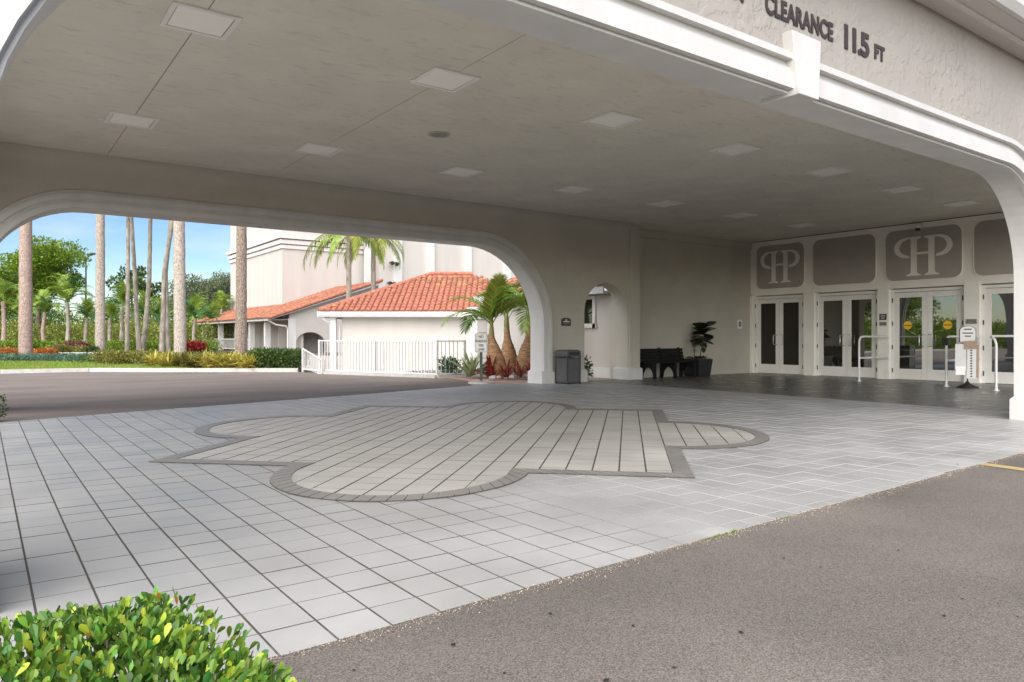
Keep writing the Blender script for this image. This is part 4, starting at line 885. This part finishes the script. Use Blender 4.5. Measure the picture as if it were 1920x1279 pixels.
g = G(); g.add([(XE - .2, YM - .45, 2.40), (26.5, YM - .45, mz(26.5) - .28), (26.5, YM - .45, mz(26.5) - .03), (XE - .2, YM - .45, 2.63), (XE - .2, YM - .0, 2.40), (26.5, YM - .0, mz(26.5) - .28), (26.5, YM - .0, mz(26.5) - .03), (XE - .2, YM - .0, 2.63)],
    [(0, 1, 2, 3), (4, 7, 6, 5), (0, 4, 5, 1), (3, 2, 6, 7), (0, 3, 7, 4), (1, 5, 6, 2)]); g.obj('rake_board', WHITE, gab)
rg = G().add([(XE - .25, YM - .5, 2.56), (XE - .25, 78.5, 2.56), (26.5, 78.5, mz(26.5) + .02), (26.5, YM - .5, mz(26.5) + .02)], [(0, 1, 2, 3)]).obj('roof', TILE, gab)
tile_field((XE - .25, 78.5, 2.58), (0, -1, 0), (1, 0, sl2), 24, 9.6, lambda a, b: True, gab)
for i in range(30):
    x = XE - .2 + i * .31
    if x < 26.4: G().tube([(x, YM - .48, mz(x) + .06), (x + .34, YM - .48, mz(x + .34) + .02)], .13, 7).obj('rake_tile', TILE, gab)
tow = thing('stucco_tower', 'tall pale stucco tower with stepped cornice rising behind the tile roofs', 'building', (25, 70, 0))
XT0, XT1, YT = 20.8, 29.2, 62.
G().box(XT0, XT1, YT, 78, -.1, 15).obj('tower_wall', CREAM, tow)
for z, pr, h in ((8.75, .12, .3), (9.15, .22, .35), (9.6, .36, .3)): G().box(XT0 - pr, XT1, YT - pr, 78 + pr, z, z + h).obj('cornice', WHITE, tow)
G().box(XT1 - .5, XT1 + .1, YT - .25, YT + .5, -.1, 15).obj('pilaster', WHITE, tow)
mb = thing('main_block', 'tall cream main block with white vertical pilasters behind the orange roof', 'building', (45, 70, 0))
G().box(XT1 + .1, 75, 61.0, 80, -.1, 18).obj('wall', CREAM, mb)
for px in (690, 745, 806, 876, 950):
    u = (px - 960) / 1370; Z = 61 / (math.cos(YAW) - u * math.sin(YAW)); x = Z * (u * math.cos(YAW) + math.sin(YAW))
    G().box(x - .38, x + .38, 60.75, 60.999, -.1, 18).obj('pilaster', WHITE, mb)
for px, py in ((742, 492), (738, 530)):
    u = (px - 960) / 1370; Z = 60 / (math.cos(YAW) - u * math.sin(YAW)); x = Z * (u * math.cos(YAW) + math.sin(YAW)); z = HZ(py, Z)
    t = thing('flood_light', 'dark twin flood light on the cream wall ' + ('higher up' if py < 500 else 'just above the orange roof'), 'light', (x, 60.5, z))
    for dx in (-.25, .25): G().lathe([(.09, -.1), (.12, 0), (.2, .25), (.2, .28)], 10).obj('lamp_head', LAMPM, t).matrix_basis = Matrix.Translation((x + dx, 60.4, z)) @ Matrix.Rotation(math.radians(115 + 30 * dx), 4, 'X')
    G().box(x - .3, x + .3, 60.55, 60.76, z - .06, z + .06).obj('bracket', LAMPM, t)

# ------------------------------------------------------------------ palms
crown_fr = [frond_mesh(3.2, 35, -55, 26, .8, FRD, .03), frond_mesh(3.2, 20, -70, 26, .8, FRDD, .03)]
def trunk_obj(t, pts, rs, m, n=14):
    N = 44; P = [Vector(p) for p in pts]; out = []; rr = []
    for i in range(N + 1):
        s = i / N * (len(P) - 1); k = min(int(s), len(P) - 2); f = s - k; f2 = f * f * (3 - 2 * f)
        q = P[k].lerp(P[k + 1], f); out.append(q + Vector((random.uniform(-.008, .008), random.uniform(-.008, .008), 0))); rr.append((rs[k] * (1 - f) + rs[k + 1] * f) * random.uniform(.97, 1.03))
    G().tube(out, rr, n).obj('trunk', m, t, smooth=True)
def big_palm(px, Z, r, m, label, h=12.5, lean=0, rt=.8):
    b = W(px, Z); top = b + RT * lean + Vector((0, 0, h))
    t = thing('royal_palm', label, 'palm', (b.x, b.y, 0), 'royal palms in the planting beds')
    trunk_obj(t, [b - Vector((0, 0, .1)), b.lerp(top, .3), b.lerp(top, .7), top], [r * 1.08, r, r * .92, r * rt], m)
    G().lathe([(r * .75, 0), (r * .6, .9), (r * .3, 1.7)], 12, tuple(top)).obj('crownshaft', SHAFT, t, smooth=True)
    fronds(t, crown_fr, top + Vector((0, 0, 1.5)), 12, (45, -25), 1.1)
big_palm(48, 38, .30, BARK3, 'thick pinkish mottled royal palm trunk beside the orange flowers')
big_palm(188, 42, .25, BARK, 'pale speckled royal palm trunk at the end of the low white planter wall')
big_palm(338, 38, .29, BARK, 'thick two-tone grey royal palm trunk behind the yellow shrubs', lean=-.1)
big_palm(452, 36, .255, BARK2, 'dark brown mottled royal palm trunk before the white porch', lean=.05)
for k, (p0, p1, p2, Z, r) in enumerate(((238, 240, 240, 44, .12), (262, 253, 246, 45, .13), (266, 280, 282, 46, .14), (303, 308, 326, 43, .14), (317, 311, 321, 44, .12))):
    t = thing('thin_palm', ['slim straight grey palm trunk rising from the planting', 'slim grey palm trunk leaning away from its straight neighbour', 'slim palm trunk curving away from the leaning one', 'slim palm trunk of a crossing pair bent near its top', 'thinner straight trunk of the crossing palm pair'][k], 'palm', tuple(W(p0, Z)), 'slim palms in the planting bed')
    Q = [W(p0, Z, -.1), W(p1 * .6 + p0 * .4, Z, 2.4), W(p1, Z, 5.0), W(p2, Z, 8.6), W(p2 + (p2 - p1) * .3, Z, 10.5)]
    trunk_obj(t, Q, [r * 1.2, r, r * .95, r * .85, r * .7], BARKG, 10)
    fronds(t, crown_fr, Q[-1], 9, (50, -30), .75)
# the two palms whose fronds hang in front of the tower
base = math.atan2(RT.y, RT.x)
for px, Z, h in ((654, 48, 8.0), (700, 51, 8.3)):
    b = W(px, Z); t = thing('feather_palm', 'tall feather palm with drooping fronds ' + ('and a straight grey trunk before the tower' if px == 654 else 'between tower pilaster and orange roof'), 'palm', tuple(b))
    trunk_obj(t, [b - Vector((0, 0, .1)), b + Vector((0, 0, 4)), b + Vector((0, 0, h))], [.2, .17, .15], BARKG)
    fm = [frond_mesh(4.5, 5, -100, 44, .8, FRDY, .04, .75, .03), frond_mesh(4.2, -8, -100, 44, .75, FRDB, .04, .8, .03), frond_mesh(3.4, 62, -60, 40, .8, FRDB, .04, .5, .03)]
    c_ = b + Vector((0, 0, h + .15))
    for k, a in enumerate((3.05, 3.5, 2.6, .25, -.35, .8, 1.6, 4.4, 5.2)): fronds(t, [fm[k % 2]], c_, 1, (0, 0), 1.0 if k < 3 else .85, a0=base + a)
    fronds(t, [fm[2]], c_, 6, (50, 10), .9, a0=base)
    dm = frond_mesh(2.0, -50, -94, 26, .5, FRDDEAD, .04, .6)
    for a in (3.3, .1): fronds(t, [dm], c_ - Vector((0, 0, .1)), 1, (0, 0), 1.0, a0=base + a, name='dead_frond')
# far palms among the trees
far_fr = [frond_mesh(2.7, 62, -70, 22, .62, FRDB, .06, .25, .03), frond_mesh(2.7, 45, -80, 22, .62, FRDD, .06, .3, .03), frond_mesh(2.4, 78, -35, 22, .6, FRDB, .06, .2, .03)]
for px, py, Z in ((6, 560, 56), (84, 582, 62), (126, 562, 57), (163, 592, 60), (206, 592, 66), (228, 566, 60), (272, 590, 58), (300, 596, 64), (366, 592, 58), (415, 576, 74), (40, 588, 66), (398, 600, 70)):
    b = W(px, Z); h = HZ(py, Z) - .2
    t = thing('garden_palm', 'bushy green palm of the row before the far trees', 'palm', tuple(b), 'bushy palms before the far trees')
    trunk_obj(t, [b - Vector((0, 0, .1)), b + Vector((random.uniform(-.15, .15), 0, h * .5)), b + Vector((0, 0, h))], [.2, .15, .13], random.choice([BARKG, BARK3]), 8)
    fronds(t, far_fr, b + Vector((0, 0, h)), 15, (62, -20), random.uniform(.85, 1.1), a0=random.random() * 6)
# bottle palms in the gravel bed
bot_fr = [frond_mesh(2.1, 68, -50, 34, .55, FRD, .055, .12, .018), frond_mesh(2.0, 50, -58, 34, .52, FRDB, .055, .15, .018), frond_mesh(1.8, 78, 5, 34, .5, FRDY, .055, .08, .018)]
def bottle(px, Z, h, rmax, label, nf, crown, lean=0, spread=None):
    b = W(px, Z); t = thing('bottle_palm', label, 'palm', tuple(b), 'bottle palms in the gravel bed')
    prof = [(rmax * .75, -.05), (rmax * .95, .12), (rmax, .32), (rmax * .96, .55), (rmax * .72, .85), (rmax * .45, 1.08), (rmax * .36, 1.25), (rmax * .34, h)]
    vs = []; n = 20; L = RT * lean
    pr = []
    for (r, z), (r2, z2) in zip(prof, prof[1:]):
        for k in range(3): f = k / 3; pr.append((r + (r2 - r) * f, z + (z2 - z) * f))
    pr.append(prof[-1]); g = G(); fs = []
    for i, (r, z) in enumerate(pr):
        r *= 1 + (.045 if i % 2 else -.02)
        for k in range(n): vs.append((b.x + L.x * z / h + r * math.cos(k * 2 * math.pi / n), b.y + L.y * z / h + r * math.sin(k * 2 * math.pi / n), z))
    for i in range(len(pr) - 1): fs += [(i * n + k, i * n + (k + 1) % n, (i + 1) * n + (k + 1) % n, (i + 1) * n + k) for k in range(n)]
    g.add(vs, fs).obj('trunk', BOTTLE, t, smooth=True)
    c0 = b + L + Vector((0, 0, h)); G().tube([c0 - Vector((0, 0, .05)), c0 + Vector((0, 0, .25)), c0 + Vector((0, 0, .5))], [rmax * .36, rmax * .28, rmax * .15], 10).obj('crownshaft', SHAFT, t, smooth=True)
    fronds(t, bot_fr, c0 + Vector((0, 0, .4)), nf, (35, -30), crown, a0=random.random() * 6, spread=spread)
    return t
ang = math.atan2(RT.y, RT.x)
bottle(938, 21.0, 1.12, .26, 'leaning bottle palm with swollen trunk nearest the no parking sign', 7, .9, -.25)
bottle(957, 23.0, 1.42, .28, 'middle bottle palm standing behind the leaning one', 6, .85, -.12)
bottle(987, 22.3, 1.5, .35, 'fattest bottle palm beside the arch jamb', 8, .95, .12)
for px, Z, m, L, n, label in ((922, 20.8, REDL, .62, 34, 'dark red spiky cordyline beside the leaning bottle palm'), (1000, 20.6, REDL, .55, 30, 'red spiky cordyline by the foot of the arch jamb'), (950, 20.2, BROML, .5, 30, 'low bronze spiky bromeliad before the bottle palms'), (976, 20.2, BROML, .45, 26, 'small bronze bromeliad in the gravel near the arch jamb'), (884, 21.2, SILV, .75, 44, 'pale silvery spiky rosette behind the no parking sign')):
    b = W(px, Z); a = rng.random(n) * 6.28; e = rng.uniform(.15, 1.35, n); d = np.stack([np.cos(a) * np.cos(e), np.sin(a) * np.cos(e), np.sin(e)], 1)
    V, F = leaf_arrays(np.tile([b.x, b.y, .06], (n, 1)) + d * .03, d, np.tile([0, 0, 1.], (n, 1)) + rng.normal(size=(n, 3)) * .2, L * (.7 + .5 * rng.random(n)), ([(0, .045, 0), (0, -.045, 0), (.35, .07, .04), (.35, -.07, .04), (.75, .04, .02), (.75, -.04, .02), (1, 0, -.08)], [(0, 1, 3, 2), (2, 3, 5, 4), (4, 5, 6)]))
    tag(link('spiky_plant', np_mesh('spiky_plant', V, F, m)), label, 'plant')
def shrub(name, label, px, Z, r, h, n, size, m, cat='shrub', group=None, shape=LEAF_S, stem=True, z0=0):
    b = W(px, Z); t = thing(name, label, cat, (b.x, b.y, 0), group)
    bl = [(b.x + random.uniform(-.4, .4) * r, b.y + random.uniform(-.4, .4) * r, z0 + h * random.uniform(.4, .62), r * random.uniform(.5, .75), r * random.uniform(.5, .75), h * random.uniform(.32, .42)) for _ in range(5)]
    link('foliage', cloud_mesh('foliage', bl, n, size, m, shape, .3), t)
    if stem:
        g = G()
        for k in range(4): a = k * 1.6; g.tube([(b.x, b.y, -.05), (b.x + .3 * r * math.cos(a), b.y + .3 * r * math.sin(a), h * .6)], [.018, .008], 5)
        g.obj('stems', BARKT, t)
    return t
shrub('round_shrub', 'round blue green leafy shrub at the end of the white fence', 848, 21.6, .42, .62, 900, .085, BLUEG)
shrub('round_shrub', 'dark green low shrub behind the no parking sign post', 915, 21.8, .35, .42, 500, .08, LEAFDK)
shrub('doorway_shrub', 'thin leafy shrub inside the small archway', 1099, 20.3, .18, .62, 130, .11, LEAFDK)
bed = [cf(-2.2, 21.4), (12.0, 18.72), (12.95, 16.95), (14.6, 16.3), (14.7, 23), cf(-.9, 23.5)]
poly_sheet('gravel_bed', bed, .02, GRAVEL, kind='structure')
n_ = 5200; P_ = np.stack([rng.uniform(10.6, 14.6, n_), rng.uniform(16.3, 22, n_), np.full(n_, .03)], 1)
okb = (P_[:, 0] > np.interp(P_[:, 1], [16.3, 16.95, 18.7, 20], [14.3, 13.0, 12.05, 11.5]))
P_ = P_[okb]; k_ = len(P_); V, F = leaf_arrays(P_, rand_dirs(k_), rand_dirs(k_), .03 + .04 * rng.random(k_), ([(0, 0, 0), (.5, .45, .1), (1, 0, .2), (.5, -.45, .1), (.5, 0, .55), (.5, 0, -.4)], [(0, 1, 4), (1, 2, 4), (2, 3, 4), (3, 0, 4), (1, 0, 5), (2, 1, 5), (3, 2, 5), (0, 3, 5)]))
tag(link('gravel', np_mesh('gravel', V, F, GRAVEL), kind='stuff'), 'loose grey and white gravel around the bottle palms', 'gravel')
g = G()
for a, b in (((10.8, 18.55), (12.0, 18.62)), ((12.0, 18.62), (12.95, 16.85)), ((12.95, 16.85), (14.6, 16.15))):
    a, b = Vector((*a, 0)), Vector((*b, 0)); d = (b - a).normalized(); q = Vector((-d.y, d.x, 0)) * .07
    g.add([a - q - Vector((0, 0, .03)), b - q - Vector((0, 0, .03)), b + q - Vector((0, 0, .03)), a + q - Vector((0, 0, .03)), a - q + Vector((0, 0, .12)), b - q + Vector((0, 0, .12)), b + q + Vector((0, 0, .12)), a + q + Vector((0, 0, .12))], [(0, 3, 2, 1), (4, 5, 6, 7), (0, 1, 5, 4), (1, 2, 6, 5), (2, 3, 7, 6), (3, 0, 4, 7)])
g.obj('bed_kerb', CONC, kind='structure')
for i in range(7):
    b = W(925 + i * 12, 19.9 + .6 * random.random()); g = G(); r = random.uniform(.06, .15)
    tag(g.lathe([(r * .5, 0), (r, r * .3), (r * .8, r * .7), (r * .3, r * .9)], 7, (b.x, b.y, .02)).obj('garden_stone', GRAVEL), 'pale rounded stone lying in the gravel bed', 'stone', 'stones in the gravel bed')

# ------------------------------------------------------------------ beds beyond the court
def strappy(px, Z, r, h, n, m, label, group, name='variegated_shrub'):
    b = W(px, Z); a = rng.random(n) * 6.28; e = rng.uniform(.25, 1.4, n); rr = r * .55 * rng.random(n) ** .5; a2 = rng.random(n) * 6.28
    d = np.stack([np.cos(a) * np.cos(e), np.sin(a) * np.cos(e), np.sin(e)], 1); p = np.stack([b.x + rr * np.cos(a2), b.y + rr * np.sin(a2), h * .35 * rng.random(n)], 1)
    V, F = leaf_arrays(p, d, np.tile([0, 0, 1.], (n, 1)) + rng.normal(size=(n, 3)) * .2, h * (.6 + .5 * rng.random(n)), ([(0, .05, 0), (0, -.05, 0), (.45, .07, .05), (.45, -.07, .05), (1, 0, -.22)], [(0, 1, 3, 2), (2, 3, 4)]))
    return tag(link(name, np_mesh(name, V, F, m)), label, 'shrub', group)
for px in (298, 322, 348, 372, 398, 422, 446, 466): strappy(px, 27.6 - (px - 298) * .012 + random.uniform(-.2, .2), .55, .58, 420, YELL if px not in (372, 348) else CROT, 'yellow striped strap-leaved shrub along the court kerb' if px not in (372, 348) else 'bronze green strap-leaved shrub between the yellow ones', 'strap-leaved shrubs along the court kerb')
for px in (198, 218, 238, 258, 276): shrub('croton_shrub', 'bronze green croton shrub next to the yellow strap-leaved shrubs', px, 29.8 + random.uniform(-.4, .4), .6, .68, 900, .09, CROT, group='croton shrubs by the lawn')
# clipped hedge by the stair railing
t = thing('clipped_hedge', 'clipped square green hedge beside the white stair railing', 'hedge', tuple(W(520, 25.8)))
bl = []
for px in range(480, 570, 9):
    for dz in (0, .8): b = W(px, 25.4 + dz); bl += [(b.x, b.y, .36, .3, .45, .33), (b.x, b.y, .55, .28, .42, .2)]
link('foliage', cloud_mesh('foliage', bl, 9000, .085, LEAFDK, LEAF_S, .5), t)
g = G()
for px in range(485, 566, 20): b = W(px, 25.8); g.tube([(b.x, b.y, -.05), (b.x, b.y, .5)], [.02, .01], 5)
g.obj('stems', BARKT, t)
for px, Z, r, h, lab in ((22, 41, .85, .62, 'orange flowering mound beyond the pinkish palm trunk'), (72, 42, .6, .5, 'small orange flowering mound between palm trunk and planter wall'), (88, 38, .55, .62, 'round orange flowering mound at the end of the white planter wall'), (100, 43, .7, .55, 'orange flowering mound behind the planter wall')):
    shrub('flowering_mound', lab, px, Z, r, h, 1100, .1, ORNG, group='orange flowering mounds')
for px, Z, m, h, lab in ((122, 43, MAROON, 1.0, 'maroon'), (140, 43.5, MAROON, 1.05, 'maroon'), (156, 43, MAROON, .95, 'maroon'), (112, 41.5, CROT, .75, 'green'), (132, 41.5, CROT, .72, 'green'), (152, 41.3, CROT, .7, 'green'), (172, 41.5, LEAFDK, .75, 'green')):
    shrub('bed_shrub', 'maroon leaved shrub standing behind the green shrubs of the raised bed' if lab == 'maroon' else 'green bronze shrub in the raised bed behind the planter wall', px, Z, .6, h, 700, .13, m, group=lab + ' shrubs in the raised bed')
for px in (352, 362, 374): shrub('red_shrub', 'bright red leaved shrub before the white porch', px, 52, .6, .95, 500, .16, foliage('red_leaf', '#8f2c28', .3), group='red shrubs before the porch')
g = G(); a_, b_ = W(92, 39.5), W(192, 41); d = (b_ - a_).normalized(); q = Vector((-d.y, d.x, 0)) * .12
g.add([a_ - q, b_ - q, b_ + q, a_ + q, a_ - q + Vector((0, 0, .34)), b_ - q + Vector((0, 0, .34)), b_ + q + Vector((0, 0, .34)), a_ + q + Vector((0, 0, .34))], [(0, 3, 2, 1), (4, 5, 6, 7), (0, 1, 5, 4), (1, 2, 6, 5), (2, 3, 7, 6), (3, 0, 4, 7)])
tag(g.obj('planter_wall', CREAM2, bevel=.02), 'low white curved planter wall behind the lawn', 'wall')
bl = [(*W(px, Z)[:2], .12, 1.0, .7, .2) for px in range(-40, 190, 14) for Z in (35.6, 37)]
tag(link('ground_cover', cloud_mesh('ground_cover', bl, 9000, .1, BLUEG, LEAF_S, .2), kind='stuff'), 'low grey green ground cover between lawn and planter wall', 'ground cover')
bl = [(*W(px, Z)[:2], .16, 1.2, .9, .25) for px in range(190, 480, 16) for Z in (31.5, 35, 39)]
tag(link('ground_cover', cloud_mesh('ground_cover', bl, 11000, .11, LEAFDK, LEAF_S, .2), kind='stuff'), 'dark low ground cover around the slim palm trunks', 'ground cover')
t = thing('long_hedge', 'long low bright green hedge running behind the palm trunks', 'hedge', tuple(W(180, 52)))
bl = [(*W(px, 51 + 3 * math.sin(px * .02))[:2], .42, .8, .6, .5) for px in range(-60, 400, 13)]
link('foliage', cloud_mesh('foliage', bl, 14000, .15, LEAFT, LEAF_S, .5), t)
g = G()
for px in range(-50, 390, 40): b = W(px, 51 + 3 * math.sin(px * .02)); g.tube([(b.x, b.y, -.05), (b.x, b.y, .6)], [.03, .015], 5)
g.obj('stems', BARKT, t)
# ------------------------------------------------------------------ trees and far wood
def tree(px, Z, r, zc, hz, n, size, m, label, trunk_r=.3, blobs=26, name='broadleaf_tree', shell=.45):
    b = W(px, Z); t = thing(name, label, 'tree', tuple(b))
    bl = []
    for k in range(blobs):
        d = rand_dirs(1)[0]; s = .35 + .55 * random.random(); d[2] = d[2] * .9 + .1
        bl.append((b.x + d[0] * r * s, b.y + d[1] * r * s, zc + d[2] * hz * s, r * random.uniform(.22, .4), r * random.uniform(.22, .4), hz * random.uniform(.2, .36)))
    link('crown', cloud_mesh('crown', bl, n, size, m, LEAF_S, shell), t)
    g = G(); base = Vector((b.x, b.y, zc - hz * .35)); g.tube([b - Vector((0, 0, .2)), base], [trunk_r, trunk_r * .7], 9)
    for q in bl[::3]: g.tube([base - Vector((0, 0, .3)), base.lerp(Vector(q[:3]), .5) + Vector((0, 0, .2)), q[:3]], [trunk_r * .5, trunk_r * .3, trunk_r * .08], 6)
    g.obj('trunk', BARKT, t, smooth=True); return t
tree(72, 75, 5.6, 7.3, 4.0, 26000, .26, LEAFT, 'big rounded sunlit yellow green tree behind the palms')
tree(-30, 80, 4.5, 5.5, 3.4, 11000, .26, LEAFT, 'wide yellow green tree partly hidden by the arch jamb')
tree(392, 100, 5.2, 6.6, 4.0, 16000, .26, LEAFG, 'grey green airy tree beside the stucco tower', shell=.3)
tree(355, 108, 4.5, 5.2, 3.2, 10000, .26, LEAFG, 'smaller grey green tree behind the two-tone palm trunk', shell=.3)
tree(247, 78, 2.3, 7.0, 2.6, 900, .42, LEAFDK, 'sparse dark tree with big leaf clusters behind the slim palms', .12, 12, shell=.6)
tree(288, 82, 1.6, 5.8, 1.5, 420, .42, LEAFDK, 'small sparse dark tree behind the curving slim palm', .1, 8, shell=.6)
for x, y, rr, zc, lab in ((-13, 35, 4.4, 5.2, 'broad green lawn tree west of the garden palms'), (-21, 38, 5.2, 6.4, 'tallest green lawn tree west of the court'), (-30, 37, 5.0, 6.0, 'spreading green lawn tree at the far end of the court'), (-40, 40, 5.6, 6.6, 'outermost green tree beyond the court')):
    tree(960 + 1370 * (Vector((x, y, 0)).dot(RT) / Vector((x, y, 0)).dot(FW)), Vector((x, y, 0)).dot(FW), rr, zc, zc * .72, 12000, .32, LEAFT, lab)
t = thing('court_hedge', 'long clipped hedge along the far west kerb of the court', 'hedge', (-20, 32, 0))
link('foliage', cloud_mesh('foliage', [(x, 32 - .03 * x, 1.3, 1.0, 1.0, 1.5) for x in np.arange(-70, -4, 1.2)], 20000, .28, LEAFT, LEAF_S, .5), t)
bl = [(*W(px, 95 + 8 * math.sin(px * .05))[:2], 1.8 + 1.2 * math.sin(px * .033) + random.uniform(-.4, .6), 3.2, 2.5, 2.6 + random.uniform(-.6, .8)) for px in range(-260, 470, 22)]
tag(link('far_wood', cloud_mesh('far_wood', bl, 46000, .32, LEAFW, LEAF_S, .5), kind='stuff'), 'distant band of mixed green trees behind the garden palms', 'trees')
bl = [(*W(px, 72 + 4 * math.sin(px * .09))[:2], 1.3, 1.6, 1.4, 1.3 + random.uniform(-.3, .4)) for px in range(-60, 440, 16)]
tag(link('far_shrubbery', cloud_mesh('far_shrubbery', bl, 22000, .22, foliage('olive_shrub_leaf', '#7f8a3a', .45), LEAF_S, .5), kind='stuff'), 'olive green shrubbery between the far palms', 'shrubs')
# parking lot lamp
b = W(161, 85); zt = HZ(476, 85)
t = thing('lamp_post', 'tall dark parking lamp post with four square heads beyond the trees', 'lamp', tuple(b))
G().tube([b - Vector((0, 0, .1)), b + Vector((0, 0, zt - .3))], [.12, .08], 10).obj('pole', LAMPM, t)
for k, a in enumerate((0, 1.57, 3.14, 4.71)):
    d = Vector((math.cos(a - YAW), math.sin(a - YAW), 0)); G().tube([b + Vector((0, 0, zt - .9)), b + d * .5 + Vector((0, 0, zt - .05))], .035, 6).obj('arm', LAMPM, t)
    c_ = b + d * .75; G().box(c_.x - .3, c_.x + .3, c_.y - .3, c_.y + .3, zt - .1, zt + .1).obj('lamp_head', LAMPM, t)

# ------------------------------------------------------------------ hedge in the foreground
t = thing('front_hedge', 'glossy bright green clipped hedge growing beside the asphalt drive', 'hedge', (-.6, 1.2, 0))
HX0, HX1, HY0, HY1, HT = -1.3, .46, .6, 1.96, .585
def hedge_pts(n):
    x = rng.uniform(HX0, HX1, n); y = rng.uniform(HY0, HY1, n)
    # rounded corner on the drive side, uneven clipped top
    cx_, cy_, R_ = HX1 - .40, HY1 - .40, .40
    out = (x > cx_) & (y > cy_) & (np.hypot(x - cx_, y - cy_) > R_); x = np.where(out, cx_ + (x - cx_) * .7, x); y = np.where(out, cy_ + (y - cy_) * .7, y)
    edge = np.minimum(np.minimum(HX1 - x, HY1 - y), .22) / .22
    top = HT - .06 * (1 - edge) ** 2 + .018 * np.sin(x * 9) * np.sin(y * 8 + 1) + .012 * np.sin(x * 23 + y * 17)
    return x, y, top
x, y, top = hedge_pts(36000); dep = rng.random(36000) ** 1.6 * .22
pos = np.stack([x, y, top - dep], 1)
ns = 7000; s_ = rng.random(ns); side = rng.random(ns) < .65
sx_ = np.where(side, rng.uniform(HX0, HX1, ns), HX1 - .02 * rng.random(ns)); sy_ = np.where(side, HY1 - .02 * rng.random(ns), rng.uniform(HY0, HY1, ns))
cr = (sx_ > HX1 - .3) & (sy_ > HY1 - .3); sx_ = np.where(cr, sx_ - .08, sx_); sy_ = np.where(cr, sy_ - .08, sy_)
pos = np.vstack([pos, np.stack([sx_, sy_, s_ * (HT - .05)], 1)])
out_ = np.stack([np.clip((pos[:, 0] - HX1 + .25) / .25, 0, 1), np.clip((pos[:, 1] - HY1 + .25) / .25, 0, 1), np.full(len(pos), .9)], 1)
dr = out_ * .7 + rand_dirs(len(pos)) * .75 + np.array([0, 0, .35]); up = rand_dirs(len(pos)) + np.array([0, 0, .6]); sz = .014 + .018 * rng.random(len(pos)) ** .8
# the 300 leaves that show largest are objects of their own
scr = sz / np.linalg.norm(pos - np.array([0, 0, CAMH]), axis=1); topness = np.concatenate([dep < .03, np.zeros(ns, bool)])
zc_ = pos @ np.array([FW.x, FW.y, 0]); xc_ = pos @ np.array([RT.x, RT.y, 0]); vis = (zc_ > .7) & (np.abs(xc_ / np.maximum(zc_, .1)) < .72) & ((CAMH - pos[:, 2]) / np.maximum(zc_, .1) < .48) & topness
idx = np.argsort(-(scr * vis))[:300]; keep = np.ones(len(pos), bool); keep[idx] = False
pick = rng.random(len(pos)); pick[~keep] = -1
for lo_, hi_, m_ in ((0, .56, HEDGEL), (.56, .87, HEDGED), (.87, .988, HEDGEY), (.988, 1.01, FRDDEAD)):
    k_ = (pick >= lo_) & (pick < hi_); V, F = leaf_arrays(pos[k_], dr[k_], up[k_], sz[k_], LEAF_N); link('foliage', np_mesh('foliage', V, F, m_), t, kind='stuff')
lms = [G().add(*LEAF_N).mesh('leaf', m_) for m_ in (HEDGEL, HEDGEL, HEDGEL, HEDGED, HEDGEY)]
for i in idx:
    d = Vector(dr[i]).normalized(); sd = Vector(up[i]).cross(d).normalized(); u2 = d.cross(sd)
    link('leaf', random.choice(lms), t, mw=Matrix.Translation(pos[i]) @ Matrix((d, sd, u2)).transposed().to_4x4() @ Matrix.Scale(float(sz[i]), 4))
g = G()
for k in range(60):
    bx, by = random.uniform(HX0 + .1, HX1 - .1), random.uniform(HY0 + .1, HY1 - .1)
    g.tube([(bx, by, -.05), (bx + random.uniform(-.08, .08), by + random.uniform(-.08, .08), .3), (bx + random.uniform(-.15, .15), by + random.uniform(-.15, .15), .56)], [.008, .006, .003], 5)
g.obj('twigs', BARKT, t)
poly_sheet('hedge_bed', [(-4, .3), (.35, .3), (.5, .5), (.5, 1.9), (.35, 2.4), (-4, 2.3)], -.001, SOIL, kind='structure')
